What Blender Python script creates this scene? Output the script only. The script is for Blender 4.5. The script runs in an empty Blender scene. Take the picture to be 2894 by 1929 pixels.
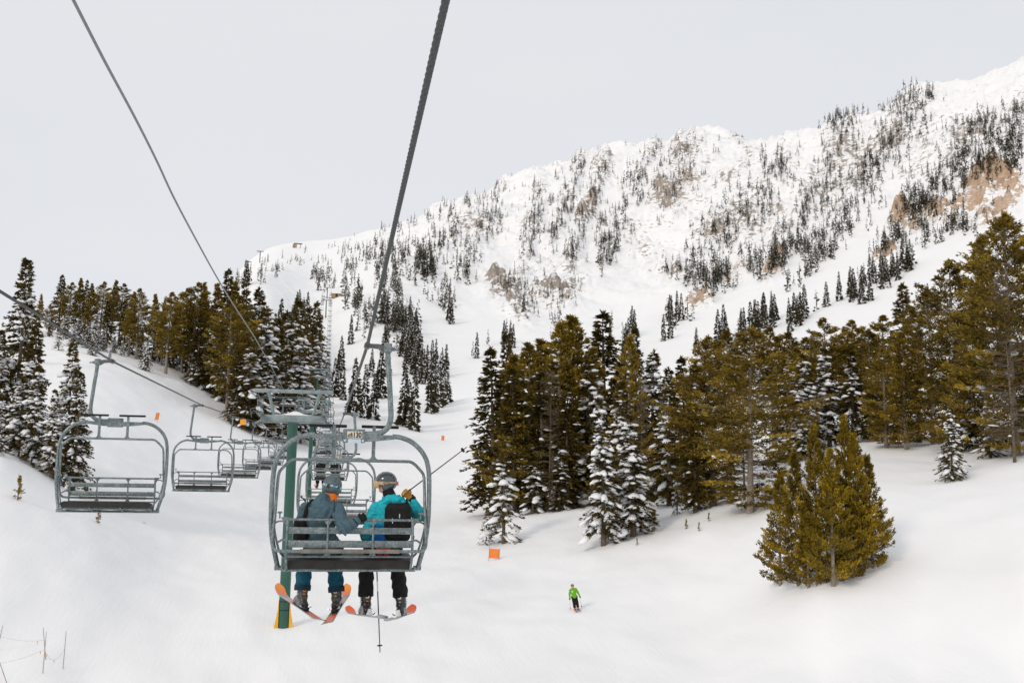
import bpy, bmesh, math, random
import numpy as np
from mathutils import Vector, Matrix

SC = bpy.context.scene
COL = SC.collection
R = math.radians
random.seed(7)
rng = np.random.default_rng(11)

# ------------------------------------------------------------------ camera
W, H, F = 2894.0, 1929.0, 2814.0           # photograph pixels, focal length in them (35 mm lens)
YAW, PITCH, ROLL = R(10.57), R(8.34), R(0.9)
CAM = np.array([0.0, 0.0, 10.0])           # lift line runs along +Y, the camera sits on it looking to the right of it
_fh = np.array([math.sin(YAW), math.cos(YAW), 0.0])
_f = np.array([math.sin(YAW)*math.cos(PITCH), math.cos(YAW)*math.cos(PITCH), math.sin(PITCH)])
_r0 = np.array([math.cos(YAW), -math.sin(YAW), 0.0])
_u0 = np.cross(_r0, _f)
CR = math.cos(ROLL)*_r0 + math.sin(ROLL)*_u0
CU = -math.sin(ROLL)*_r0 + math.cos(ROLL)*_u0

cam_data = bpy.data.cameras.new('camera')
cam_data.sensor_width = 36.0
cam_data.lens = 36.0*F/W
cam_data.clip_start = 0.1
cam_data.clip_end = 8000.0
cam_data.dof.use_dof = True
cam_data.dof.focus_distance = 12.8
cam_data.dof.aperture_fstop = 7.0
cam = bpy.data.objects.new('camera', cam_data)
COL.objects.link(cam)
m = Matrix.Identity(4)
for i in range(3):
    m[i][0] = CR[i]; m[i][1] = CU[i]; m[i][2] = -_f[i]; m[i][3] = CAM[i]
cam.matrix_world = m
SC.camera = cam

# ------------------------------------------------------------------ sky, sun, exposure
SUN_EL, SUN_AZ = R(29.0), R(-132.0)        # azimuth from +Y, clockwise: sun stands to the left, a little behind
world = bpy.data.worlds.new('World')
SC.world = world
world.use_nodes = True
wn, wl = world.node_tree.nodes, world.node_tree.links
wn.clear()
sky = wn.new('ShaderNodeTexSky'); sky.sky_type = 'NISHITA'; sky.sun_disc = False
sky.sun_elevation = SUN_EL; sky.sun_rotation = SUN_AZ
sky.air_density = 1.0; sky.dust_density = 4.0; sky.altitude = 2000.0
bg1 = wn.new('ShaderNodeBackground'); bg1.inputs['Strength'].default_value = 0.05
wl.new(sky.outputs[0], bg1.inputs['Color'])
bg2 = wn.new('ShaderNodeBackground')       # the even cloud deck over it
cn = wn.new('ShaderNodeTexNoise'); cn.inputs['Scale'].default_value = 2.2; cn.inputs['Detail'].default_value = 4.0
ctc = wn.new('ShaderNodeTexCoord'); cmp_ = wn.new('ShaderNodeMapping'); cmp_.inputs['Scale'].default_value = (1, 1, 3.0)
wl.new(ctc.outputs['Generated'], cmp_.inputs[0]); wl.new(cmp_.outputs[0], cn.inputs['Vector'])
crm = wn.new('ShaderNodeValToRGB'); crm.color_ramp.elements[0].position = 0.3; crm.color_ramp.elements[1].position = 0.7
crm.color_ramp.elements[0].color = (0.765, 0.785, 0.822, 1); crm.color_ramp.elements[1].color = (0.80, 0.812, 0.84, 1)
wl.new(cn.outputs[0], crm.inputs[0]); wl.new(crm.outputs[0], bg2.inputs['Color']); bg2.inputs['Strength'].default_value = 1.045
mx = wn.new('ShaderNodeMixShader'); mx.inputs[0].default_value = 0.93
wl.new(bg1.outputs[0], mx.inputs[1]); wl.new(bg2.outputs[0], mx.inputs[2])
wo = wn.new('ShaderNodeOutputWorld'); wl.new(mx.outputs[0], wo.inputs[0])

sun_d = bpy.data.lights.new('sun', 'SUN'); sun_d.energy = 1.15; sun_d.angle = R(14.0); sun_d.color = (1.0, 0.87, 0.72)
sun = bpy.data.objects.new('sun', sun_d); COL.objects.link(sun)
sdir = Vector((math.sin(SUN_AZ)*math.cos(SUN_EL), math.cos(SUN_AZ)*math.cos(SUN_EL), math.sin(SUN_EL)))
sun.rotation_euler = sdir.to_track_quat('Z', 'Y').to_euler()
sun.location = (0, 0, 60)

SC.view_settings.view_transform = 'Standard'
SC.view_settings.look = 'None'
SC.view_settings.exposure = 0.0
SC.view_settings.gamma = 1.0
SC.view_settings.use_curve_mapping = False
SC.render.engine = 'CYCLES'
SC.cycles.max_bounces = 8
SC.cycles.diffuse_bounces = 6
SC.cycles.glossy_bounces = 2
SC.cycles.transparent_max_bounces = 6
SC.cycles.use_denoising = True

# ------------------------------------------------------------------ pixel <-> place helpers
def ray(px, py):
    return _f*F + (px - W/2)*CR - (py - H/2)*CU
def at_depth(px, py, depth):               # point on the pixel's ray at a horizontal distance ahead of the camera
    d = ray(px, py); return CAM + d*(depth/float(d@_fh))
def at_y(px, py, y):                       # point on the pixel's ray at world Y
    d = ray(px, py); return CAM + d*((y - CAM[1])/d[1])
def project(P):
    P = np.asarray(P, float) - CAM
    z = P@_f
    return W/2 + F*(P@CR)/z, H/2 - F*(P@CU)/z

def perlin(x, y, seed=0):
    x = np.asarray(x, float); y = np.asarray(y, float)
    g = np.random.default_rng(seed).random((256, 256))*2*np.pi
    xi = np.floor(x).astype(int); yi = np.floor(y).astype(int)
    xf = x - xi; yf = y - yi
    u = xf*xf*xf*(xf*(xf*6-15)+10); v = yf*yf*yf*(yf*(yf*6-15)+10)
    def gr(ix, iy, fx, fy):
        a = g[ix & 255, iy & 255]; return np.cos(a)*fx + np.sin(a)*fy
    n0 = gr(xi, yi, xf, yf)*(1-u) + gr(xi+1, yi, xf-1, yf)*u
    n1 = gr(xi, yi+1, xf, yf-1)*(1-u) + gr(xi+1, yi+1, xf-1, yf-1)*u
    return (n0*(1-v) + n1*v)*1.5
def fbm(x, y, seed=0, oct=4, gain=0.5):
    s = 0; a = 1.0
    for i in range(oct):
        s = s + a*perlin(x*2**i + 17.3*i, y*2**i - 9.1*i, seed+i); a *= gain
    return s
def sstep(a, b, x):
    t = np.clip((x-a)/(b-a), 0, 1); return t*t*(3-2*t)

# ------------------------------------------------------------------ materials
def new_mat(name):
    mt = bpy.data.materials.new(name); mt.use_nodes = True
    nt = mt.node_tree; bsdf = nt.nodes['Principled BSDF']
    return mt, nt, bsdf
def N(nt, typ, **kw):
    n = nt.nodes.new(typ)
    for k, v in kw.items(): setattr(n, k, v)
    return n
def ramp(nt, stops, fac=None, interp='LINEAR'):
    r = N(nt, 'ShaderNodeValToRGB'); cr = r.color_ramp; cr.interpolation = interp
    while len(cr.elements) > 1: cr.elements.remove(cr.elements[-1])
    cr.elements[0].position = stops[0][0]; cr.elements[0].color = (*stops[0][1], 1)
    for p, c in stops[1:]:
        e = cr.elements.new(p); e.color = (*c, 1)
    if fac is not None: nt.links.new(fac, r.inputs[0])
    return r
def noise(nt, scale, detail=3.0, rough=0.55, coord='Object', vec=None, stretch=None):
    n = N(nt, 'ShaderNodeTexNoise'); n.inputs['Scale'].default_value = scale
    n.inputs['Detail'].default_value = detail; n.inputs['Roughness'].default_value = rough
    if vec is None:
        tc = N(nt, 'ShaderNodeTexCoord'); vec = tc.outputs[coord]
    if stretch:
        mp = N(nt, 'ShaderNodeMapping'); mp.inputs['Scale'].default_value = stretch
        nt.links.new(vec, mp.inputs[0]); vec = mp.outputs[0]
    nt.links.new(vec, n.inputs['Vector']); return n
def bump(nt, bsdf, height, strength, dist):
    b = N(nt, 'ShaderNodeBump'); b.inputs['Strength'].default_value = strength; b.inputs['Distance'].default_value = dist
    nt.links.new(height, b.inputs['Height']); nt.links.new(b.outputs[0], bsdf.inputs['Normal']); return b
def simple(name, col, rough=0.6, metal=0.0, var=0.12, scale=8.0, bstr=0.0, bdist=0.005, spec=0.5, coat=0.0):
    """One colour with a gentle procedural mottling (wear, dye unevenness)."""
    mt, nt, b = new_mat(name)
    n = noise(nt, scale, 5.0, 0.6)
    lo = tuple(c*(1-var) for c in col); hi = tuple(min(1, c*(1+var)) for c in col)
    r = ramp(nt, [(0.3, lo), (0.7, hi)], n.outputs[0])
    nt.links.new(r.outputs[0], b.inputs['Base Color'])
    b.inputs['Roughness'].default_value = rough; b.inputs['Metallic'].default_value = metal
    b.inputs['Specular IOR Level'].default_value = spec
    if coat: b.inputs['Coat Weight'].default_value = coat; b.inputs['Coat Roughness'].default_value = 0.08
    if bstr: bump(nt, b, n.outputs[0], bstr, bdist)
    return mt

M = {}
def build_snow():
    mt, nt, b = new_mat('snow')
    geo = N(nt, 'ShaderNodeNewGeometry')
    tc = N(nt, 'ShaderNodeTexCoord')
    at = N(nt, 'ShaderNodeAttribute', attribute_name='rock')
    tn = N(nt, 'ShaderNodeAttribute', attribute_name='tan')
    # rock shows where the ground is broken: the mask eaten into by layered noise, stretched along the strata
    n1 = noise(nt, 0.19, 8.0, 0.74, vec=tc.outputs['Object'], stretch=(1.0, 1.0, 2.2))
    n2 = noise(nt, 0.035, 4.0, 0.6, vec=tc.outputs['Object'])
    ad = N(nt, 'ShaderNodeMath', operation='ADD'); nt.links.new(at.outputs['Fac'], ad.inputs[0])
    mu = N(nt, 'ShaderNodeMath', operation='MULTIPLY_ADD'); nt.links.new(n1.outputs[0], mu.inputs[0]); mu.inputs[1].default_value = 4.6; mu.inputs[2].default_value = -2.85
    nt.links.new(mu.outputs[0], ad.inputs[1])
    gm = N(nt, 'ShaderNodeNewGeometry'); sz = N(nt, 'ShaderNodeSeparateXYZ'); nt.links.new(gm.outputs['Normal'], sz.inputs[0])
    nz = N(nt, 'ShaderNodeMath', operation='MULTIPLY_ADD'); nt.links.new(sz.outputs['Z'], nz.inputs[0]); nz.inputs[1].default_value = -1.6; nz.inputs[2].default_value = 1.15
    ad3 = N(nt, 'ShaderNodeMath', operation='ADD'); nt.links.new(ad.outputs[0], ad3.inputs[0]); nt.links.new(nz.outputs[0], ad3.inputs[1]); ad = ad3
    msk = ramp(nt, [(0.08, (0, 0, 0)), (0.2, (1, 1, 1))], ad.outputs[0])
    rg = ramp(nt, [(0.35, (0.14, 0.135, 0.13)), (0.5, (0.26, 0.248, 0.235)), (0.65, (0.40, 0.38, 0.36))], n1.outputs[0])
    rt = ramp(nt, [(0.35, (0.30, 0.19, 0.12)), (0.5, (0.50, 0.35, 0.24)), (0.65, (0.62, 0.48, 0.36))], n1.outputs[0])
    rk = N(nt, 'ShaderNodeMixRGB'); nt.links.new(tn.outputs['Fac'], rk.inputs[0]); nt.links.new(rg.outputs[0], rk.inputs[1]); nt.links.new(rt.outputs[0], rk.inputs[2])
    sn = ramp(nt, [(0.3, (0.885, 0.89, 0.90)), (0.7, (0.915, 0.917, 0.92))], n2.outputs[0])
    mxc = N(nt, 'ShaderNodeMixRGB'); nt.links.new(msk.outputs[0], mxc.inputs[0]); nt.links.new(sn.outputs[0], mxc.inputs[1]); nt.links.new(rk.outputs[0], mxc.inputs[2])
    nt.links.new(mxc.outputs[0], b.inputs['Base Color'])
    b.inputs['Roughness'].default_value = 0.75; b.inputs['Specular IOR Level'].default_value = 0.25
    # wind crust, ski tracks and grain
    g1 = noise(nt, 0.9, 6.0, 0.6, vec=tc.outputs['Object'], stretch=(1.0, 0.35, 1.0))
    g2 = noise(nt, 3.5, 4.0, 0.65, vec=tc.outputs['Object'], stretch=(1.6, 0.25, 1.0))
    sm = N(nt, 'ShaderNodeMath', operation='MULTIPLY_ADD'); nt.links.new(g2.outputs[0], sm.inputs[0]); sm.inputs[1].default_value = 0.35
    nt.links.new(g1.outputs[0], sm.inputs[2])
    t_ = None
    for ang, w_ in ((0.5, 0.5), (-0.75, 0.35)):          # long faint grooves left by skis
        mp = N(nt, 'ShaderNodeMapping'); mp.inputs['Rotation'].default_value = (0, 0, ang); mp.inputs['Scale'].default_value = (2.6, 0.05, 0.05); nt.links.new(tc.outputs['Object'], mp.inputs[0])
        gn = noise(nt, 1.0, 3.0, 0.6, vec=mp.outputs[0]); gr_ = ramp(nt, [(0.36, (0, 0, 0)), (0.44, (1, 1, 1))], gn.outputs[0])
        mm = N(nt, 'ShaderNodeMath', operation='MULTIPLY_ADD'); nt.links.new(gr_.outputs[0], mm.inputs[0]); mm.inputs[1].default_value = w_*0.09
        nt.links.new((t_ or sm).outputs[0], mm.inputs[2]); t_ = mm
    bump(nt, b, t_.outputs[0], 0.22, 0.28)
    return mt
M['snow'] = build_snow()

# ------------------------------------------------------------------ object helpers
def mesh_obj(name, verts, faces, mat=None, parent=None, smooth=False):
    me = bpy.data.meshes.new(name)
    me.from_pydata([tuple(v) for v in verts], [], [tuple(f) for f in faces])
    if mat is not None:
        me.materials.append(mat)
    if smooth:
        me.polygons.foreach_set('use_smooth', [True]*len(me.polygons))
    o = bpy.data.objects.new(name, me); COL.objects.link(o)
    if parent is not None: o.parent = parent
    return o
def np_mesh(name, verts, faces, smooth=True):
    """Fast mesh from numpy arrays; faces (n,3) or (n,4)."""
    verts = np.ascontiguousarray(verts, np.float32); faces = np.ascontiguousarray(faces, np.int32)
    me = bpy.data.meshes.new(name)
    k = faces.shape[1]
    me.vertices.add(len(verts)); me.vertices.foreach_set('co', verts.ravel())
    me.loops.add(faces.size); me.loops.foreach_set('vertex_index', faces.ravel())
    me.polygons.add(len(faces))
    me.polygons.foreach_set('loop_start', np.arange(0, faces.size, k, dtype=np.int32))
    if smooth: me.polygons.foreach_set('use_smooth', np.ones(len(faces), bool))
    me.update(calc_edges=True)
    return me
def link(name, me, parent=None, mat=None):
    if mat is not None: me.materials.append(mat)
    o = bpy.data.objects.new(name, me); COL.objects.link(o)
    if parent is not None: o.parent = parent
    return o
def empty(name, loc=(0, 0, 0), rot=(0, 0, 0)):
    o = bpy.data.objects.new(name, None); COL.objects.link(o)
    o.location = tuple(loc); o.rotation_euler = rot; o.empty_display_size = 0.3
    return o
def tag(o, label=None, cat=None, group=None, kind=None):
    if label: o['label'] = label
    if cat: o['category'] = cat
    if group: o['group'] = group
    if kind: o['kind'] = kind
    return o
def copy_tree(o, parent=None):
    c = o.copy(); COL.objects.link(c); c.parent = parent
    for ch in o.children: copy_tree(ch, c)
    return c

class MB:
    """Collects boxes, tubes, lathes into one part."""
    def __init__(s): s.v = []; s.f = []
    def add(s, verts, faces):
        b = len(s.v); s.v += [tuple(float(c) for c in p) for p in verts]; s.f += [tuple(b+i for i in f) for f in faces]; return s
    def box(s, c, size, rot=None, bev=0.0):
        x, y, z = [d/2 for d in size]
        if bev <= 0:
            P = [(sx*x, sy*y, sz*z) for sz in (-1, 1) for sy in (-1, 1) for sx in (-1, 1)]
            Fc = [(0, 2, 3, 1), (4, 5, 7, 6), (0, 1, 5, 4), (2, 6, 7, 3), (0, 4, 6, 2), (1, 3, 7, 5)]
        else:
            bm = bmesh.new(); bmesh.ops.create_cube(bm, size=1.0)
            for v in bm.verts: v.co = Vector((v.co.x*2*x, v.co.y*2*y, v.co.z*2*z))
            bmesh.ops.bevel(bm, geom=bm.edges[:], offset=bev, segments=2, affect='EDGES', profile=0.5)
            bm.verts.index_update(); P = [v.co.copy() for v in bm.verts]; Fc = [[v.index for v in f.verts] for f in bm.faces]; bm.free()
        if rot is not None:
            rm = rot if isinstance(rot, Matrix) else Matrix.Rotation(rot[0], 3, 'X') if False else rot
            P = [rm @ Vector(p) for p in P]
        return s.add([(p[0]+c[0], p[1]+c[1], p[2]+c[2]) for p in P], Fc)
    def tube(s, pts, r, n=8, caps=True, squash=None):
        pts = [Vector(p) for p in pts]; rr = r if hasattr(r, '__len__') else [r]*len(pts)
        T = []
        for i in range(len(pts)):
            a = pts[max(0, i-1)]; b = pts[min(len(pts)-1, i+1)]; T.append((b-a).normalized())
        up = Vector((0, 0, 1)) if abs(T[0].z) < 0.9 else Vector((0, 1, 0))
        u = T[0].cross(up).normalized(); V = []; Fc = []
        for i, p in enumerate(pts):
            u = (u - T[i]*u.dot(T[i])).normalized(); w = T[i].cross(u)
            for k in range(n):
                a = 2*math.pi*k/n
                V.append(p + (u*math.cos(a) + w*math.sin(a)*(squash or 1.0))*rr[i])
        for i in range(len(pts)-1):
            for k in range(n):
                Fc.append((i*n+k, i*n+(k+1) % n, (i+1)*n+(k+1) % n, (i+1)*n+k))
        if caps:
            Fc.append(tuple(range(n-1, -1, -1))); Fc.append(tuple((len(pts)-1)*n+k for k in range(n)))
        return s.add(V, Fc)
    def disc(s, c, axis, r, h, n=16):
        a = Vector(axis).normalized(); c = Vector(c)
        return s.tube([c - a*h/2, c + a*h/2], r, n)
    def prism(s, poly, y0, y1):            # polygon in xz extruded along y
        n = len(poly)
        V = [(p[0], y0, p[1]) for p in poly] + [(p[0], y1, p[1]) for p in poly]
        Fc = [tuple(range(n)), tuple(range(2*n-1, n-1, -1))] + [(i, n+i, n+(i+1) % n, (i+1) % n) for i in range(n)]
        return s.add(V, Fc)
    def build(s, name, mat, parent=None, smooth=True, auto=35):
        me = bpy.data.meshes.new(name); me.from_pydata(s.v, [], s.f)
        bm = bmesh.new(); bm.from_mesh(me); bmesh.ops.recalc_face_normals(bm, faces=bm.faces[:])
        if smooth:
            for e in bm.edges:
                e.smooth = not (len(e.link_faces) == 2 and e.calc_face_angle(0) > R(auto))
            for f in bm.faces: f.smooth = True
        bm.to_mesh(me); bm.free()
        return link(name, me, parent, mat)
def smooth_path(pts, sub=6):
    """Catmull-Rom through the given points."""
    P = [np.array(p, float) for p in pts]; P = [2*P[0]-P[1]] + P + [2*P[-1]-P[-2]]; out = []
    for i in range(1, len(P)-2):
        for k in range(sub):
            t = k/sub; a, b, c, d = P[i-1], P[i], P[i+1], P[i+2]
            out.append(0.5*((2*b) + (-a+c)*t + (2*a-5*b+4*c-d)*t*t + (-a+3*b-3*c+d)*t**3))
    out.append(P[-2]); return out

# ------------------------------------------------------------------ terrain
# what each picture column shows of the ground, as (pixel row, metres ahead), nearest first
cols = {
 -350: [(1929,41),(1650,48),(1430,57),(1270,66),(1200,75),(1120,95),(1030,120),(940,160),(890,210),(880,260),(900,350)],
 0:    [(1929,43),(1700,50),(1500,58),(1370,65),(1295,71),(1265,78),(1220,92),(1150,112),(1020,150),(950,190),(915,240),(930,340)],
 250:  [(1929,45),(1700,54),(1520,64),(1420,74),(1360,82),(1290,93),(1190,112),(1090,138),(1005,172),(960,205),(935,250),(945,350)],
 500:  [(1929,46),(1700,60),(1500,82),(1350,108),(1250,132),(1150,160),(1060,190),(1020,215),(990,260),(985,340)],
 700:  [(1929,47),(1768,55),(1640,68),(1530,84),(1450,103),(1370,124),(1300,142),(1220,166),(1150,196),(1100,230),(1040,280),(960,350),(880,430),(805,520),(800,580),(795,700),(770,950),(744,1250)],
 880:  [(1929,47),(1768,56),(1646,70),(1538,90),(1467,110),(1400,140),(1325,160),(1247,188),(1164,255),(1090,310),(1000,385),(900,510),(838,590),(800,700),(735,950),(682,1250)],
 1050: [(1929,47),(1768,57),(1646,70),(1538,90),(1467,110),(1400,140),(1325,165),(1240,205),(1170,260),(1090,320),(990,395),(880,480),(790,590),(740,720),(690,950),(655,1220)],
 1250: [(1929,47),(1768,57),(1646,70),(1538,90),(1467,109),(1400,135),(1320,175),(1240,225),(1150,290),(1050,365),(950,450),(850,540),(750,640),(680,780),(608,1130)],
 1500: [(1929,46),(1768,57),(1646,69),(1560,79),(1500,88),(1440,102),(1380,128),(1300,172),(1200,240),(1100,315),(1000,405),(920,500),(860,580),(760,660),(620,820),(480,1060)],
 1750: [(1929,46),(1768,55),(1646,65),(1560,73),(1500,80),(1460,86),(1425,98),(1380,125),(1300,168),(1200,235),(1080,325),(970,430),(900,530),(800,620),(640,780),(412,1040)],
 2000: [(1929,45),(1750,54),(1600,63),(1500,70),(1445,76),(1415,86),(1370,108),(1270,160),(1150,235),(1020,330),(930,430),(850,530),(700,660),(550,800),(362,1000)],
 2330: [(1929,41),(1760,45),(1670,48),(1560,53),(1460,60),(1380,69),(1320,80),(1270,98),(1190,140),(1080,210),(970,300),(880,390),(780,490),(620,640),(360,930)],
 2600: [(1929,39),(1700,45),(1550,51),(1430,59),(1340,69),(1285,80),(1230,100),(1130,150),(1010,220),(900,310),(830,380),(730,460),(590,580),(265,890)],
 2894: [(1929,38),(1700,42),(1500,49),(1390,56),(1310,65),(1240,80),(1150,108),(1030,165),(900,245),(780,330),(620,450),(196,840)],
 3250: [(1929,36),(1700,40),(1480,47),(1350,54),(1260,63),(1160,85),(1030,130),(900,190),(780,270),(620,370),(150,760)],
}
def to_azre(P):
    d = P - CAM; r = math.hypot(d[0], d[1]); return math.atan2(d[0], d[1]) - YAW, r, d[2]/r
ctrl = []
for px, lst in cols.items():
    for (py, dep) in lst: ctrl.append(to_azre(at_depth(px, py, dep)))
    a, r, e = ctrl[-1]
    ctrl.append((a, r*1.35, e*0.80 if px > 600 else e*0.6)); ctrl.append((a, r*2.2, e*0.42 if px > 600 else e*0.25))
    a, r, e = to_azre(at_depth(px, lst[0][0], lst[0][1])); z0 = r*e
    for rr in (4, 8, 14, 22, 30): ctrl.append((a, rr, (z0*0.5 - 9.0*0.5)/rr if rr < 25 else (z0*0.8-9*0.2)/rr))
ctrl = np.array(ctrl)
TA, TR = 5.5, 1.0
def tps_fit(c, lam=2e-4):
    X = np.c_[c[:, 0]*TA, np.log(c[:, 1])*TR]; n = len(X)
    # work with height over a scale that grows with distance, so that near and far weigh alike
    y = c[:, 2]
    d = np.hypot(X[:, None, 0]-X[None, :, 0], X[:, None, 1]-X[None, :, 1])
    K = np.where(d > 0, d*d*np.log(d+1e-12), 0) + lam*np.eye(n)
    P = np.c_[np.ones(n), X]
    A = np.block([[K, P], [P.T, np.zeros((3, 3))]])
    s = np.linalg.solve(A, np.r_[y, 0, 0, 0]); return X, s
TX, TS = tps_fit(ctrl)
def tps_eval(az, r):
    q = np.c_[np.ravel(az)*TA, np.log(np.ravel(r))*TR]; out = np.empty(len(q))
    for i in range(0, len(q), 40000):
        b = q[i:i+40000]
        d2 = (b[:, None, 0]-TX[None, :, 0])**2 + (b[:, None, 1]-TX[None, :, 1])**2
        out[i:i+40000] = (0.5*d2*np.log(d2+1e-20))@TS[:-3] + TS[-3] + b@TS[-2:]
    return out.reshape(np.shape(az))
AMAX = R(33)
az_in = np.linspace(-AMAX, AMAX, 640)
az_out = np.linspace(AMAX, 2*np.pi-AMAX, 90)[1:-1]
AZ = np.r_[az_in, az_out]
RR = np.r_[[2.0, 5, 9, 14, 20, 26], np.exp(np.linspace(math.log(32), math.log(1750), 500)), [2050, 2500, 3200, 4500]]
AZW = np.where(AZ > np.pi, AZ-2*np.pi, AZ)
azc = np.clip(AZW, -AMAX, AMAX)
Ag, Rg = np.meshgrid(azc, RR, indexing='ij')
Eg = tps_eval(Ag, np.clip(Rg, 3, 2600))
Zg = Eg*Rg
out = sstep(R(45), R(120), np.abs(AZW))[:, None]
Zg = Zg*(1-out) + (-9 - 0.04*Rg)*out
XW = np.sin(AZ+YAW)[:, None]*RR[None, :]; YW = np.cos(AZ+YAW)[:, None]*RR[None, :]
# tree bands and broken rock on the far slopes: (polyline in picture pixels, half width, count, tree height range in m)
BANDS = [
 ([(1060,690),(1105,790),(1140,890),(1165,960)], 44, 130, (7,11)),
 ([(890,775),(960,820),(1020,880),(1060,930)], 30, 100, (7,11)),
 ([(1080,850),(1130,940),(1180,1030),(1215,1080)], 46, 120, (8,12)),
 ([(1190,720),(1240,820),(1275,890)], 30, 70, (8,12)),
 ([(960,760),(1060,730),(1160,700),(1280,670)], 26, 90, (7,11)),
 ([(790,1040),(840,960),(890,880)], 30, 55, (12,18)),
 ([(640,815),(720,815)], 10, 14, (11,15)),
 ([(700,780),(850,745),(1000,705),(1090,680)], 34, 60, (6,10)),
 ([(1040,640),(1200,618),(1320,585),(1420,520)], 22, 70, (7,12)),
 ([(1300,640),(1220,730),(1150,800)], 44, 80, (8,13)),
 ([(1390,590),(1340,700),(1290,790)], 34, 60, (8,13)),
 ([(1530,540),(1500,660),(1475,790)], 28, 50, (8,13)),
 ([(1640,430),(1610,560),(1560,690)], 34, 75, (8,13)),
 ([(1420,790),(1480,850),(1580,830),(1640,840)], 55, 75, (5,9)),
 ([(1710,470),(1660,600),(1610,740)], 30, 60, (8,13)),
 ([(1850,430),(1790,540),(1730,660),(1700,740)], 36, 90, (8,13)),
 ([(1960,400),(1920,480),(1880,560)], 55, 60, (6,10)),
 ([(1750,640),(1700,760)], 25, 40, (8,12)),
 ([(2230,420),(2160,540),(2060,640),(1960,730),(1900,800)], 48, 170, (7,12)),
 ([(2400,340),(2350,480),(2280,600),(2200,700),(2120,780)], 50, 170, (7,12)),
 ([(2600,300),(2510,400),(2430,540),(2350,680)], 52, 190, (7,12)),
 ([(2800,340),(2710,470),(2630,590),(2560,690)], 52, 200, (7,12)),
 ([(2894,290),(2850,440),(2790,540)], 55, 150, (7,12)),
 ([(2280,350),(2430,310),(2560,270),(2650,280)], 22, 80, (8,13)),
 ([(1950,770),(2010,810),(2060,760)], 42, 100, (8,13)),
 ([(2130,770),(2250,700),(2330,690)], 40, 90, (8,12)),
 ([(2230,830),(2300,760),(2370,700)], 20, 34, (8,12)),
 ([(2480,740),(2550,640),(2620,560)], 34, 70, (8,12)),
 ([(2620,600),(2720,640),(2820,600)], 40, 60, (7,11)),
 ([(1960,1000),(2100,960),(2200,920),(2320,880),(2450,820),(2600,740)], 18, 70, (9,14)),
 ([(1720,980),(1830,950),(1960,900)], 34, 34, (9,14)),
 ([(1300,1000),(1450,960)], 30, 8, (9,13)),
 ([(1600,420),(1900,480),(2200,560),(2500,480),(2850,420)], 150, 230, (5,9)),
 ([(1350,560),(1600,620),(1800,650)], 110, 110, (4,8)),
]
ROCKS = [  # polyline, half width, strength, tan share
 ([(1400,800),(1450,860),(1480,890)], 36, 0.95, 0.25),
 ([(1530,830),(1600,840)], 34, 0.95, 0.3),
 ([(1480,780),(1560,750),(1640,800)], 40, 0.45, 0.2),
 ([(1640,420),(1700,470)], 50, 0.34, 0.2), ([(1900,400),(1960,480),(1930,560)], 70, 0.38, 0.2),
 ([(2080,390),(2150,380),(2230,370)], 26, 0.7, 0.35), ([(2120,430),(2060,520)], 40, 0.45, 0.2),
 ([(1650,610),(1680,580)], 14, 0.8, 0.4), ([(1850,590),(1950,520)], 40, 0.5, 0.3),
 ([(1960,860),(1995,850)], 26, 1.1, 0.9), ([(2060,780),(2110,760)], 30, 0.75, 0.7), ([(2170,780),(2200,750)], 22, 0.85, 0.8),
 ([(2540,620),(2580,650)], 26, 0.9, 0.85), ([(2480,740),(2520,720)], 20, 1.0, 0.9),
 ([(2640,610),(2700,600),(2770,570)], 32, 1.0, 1.0), ([(2770,540),(2830,510),(2860,530)], 40, 1.15, 1.0), ([(2790,620),(2850,590)], 34, 0.9, 0.9),
 ([(2300,560),(2400,480)], 90, 0.34, 0.2), ([(2600,450),(2750,380)], 90, 0.34, 0.2), ([(1780,680),(1900,760)], 50, 0.4, 0.3),
 ([(2000,620),(2200,640)], 70, 0.42, 0.25), ([(1350,640),(1330,740)], 40, 0.3, 0.2),
]
BANDS = [(p_, w_, int(n_*1.25) if 7 <= i_ < 29 or i_ > 30 else n_, (a_*0.85, b_*0.85) if 7 <= i_ < 29 or i_ > 30 else (a_, b_)) for i_, (p_, w_, n_, (a_, b_)) in enumerate(BANDS)]
def seg_dist(px, py, poly):
    best = np.full(px.shape, 1e9)
    for (x0, y0), (x1, y1) in zip(poly[:-1], poly[1:]):
        dx, dy = x1-x0, y1-y0; L = dx*dx+dy*dy
        t = np.clip(((px-x0)*dx + (py-y0)*dy)/L, 0, 1)
        best = np.minimum(best, np.hypot(px-x0-t*dx, py-y0-t*dy))
    return best

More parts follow.
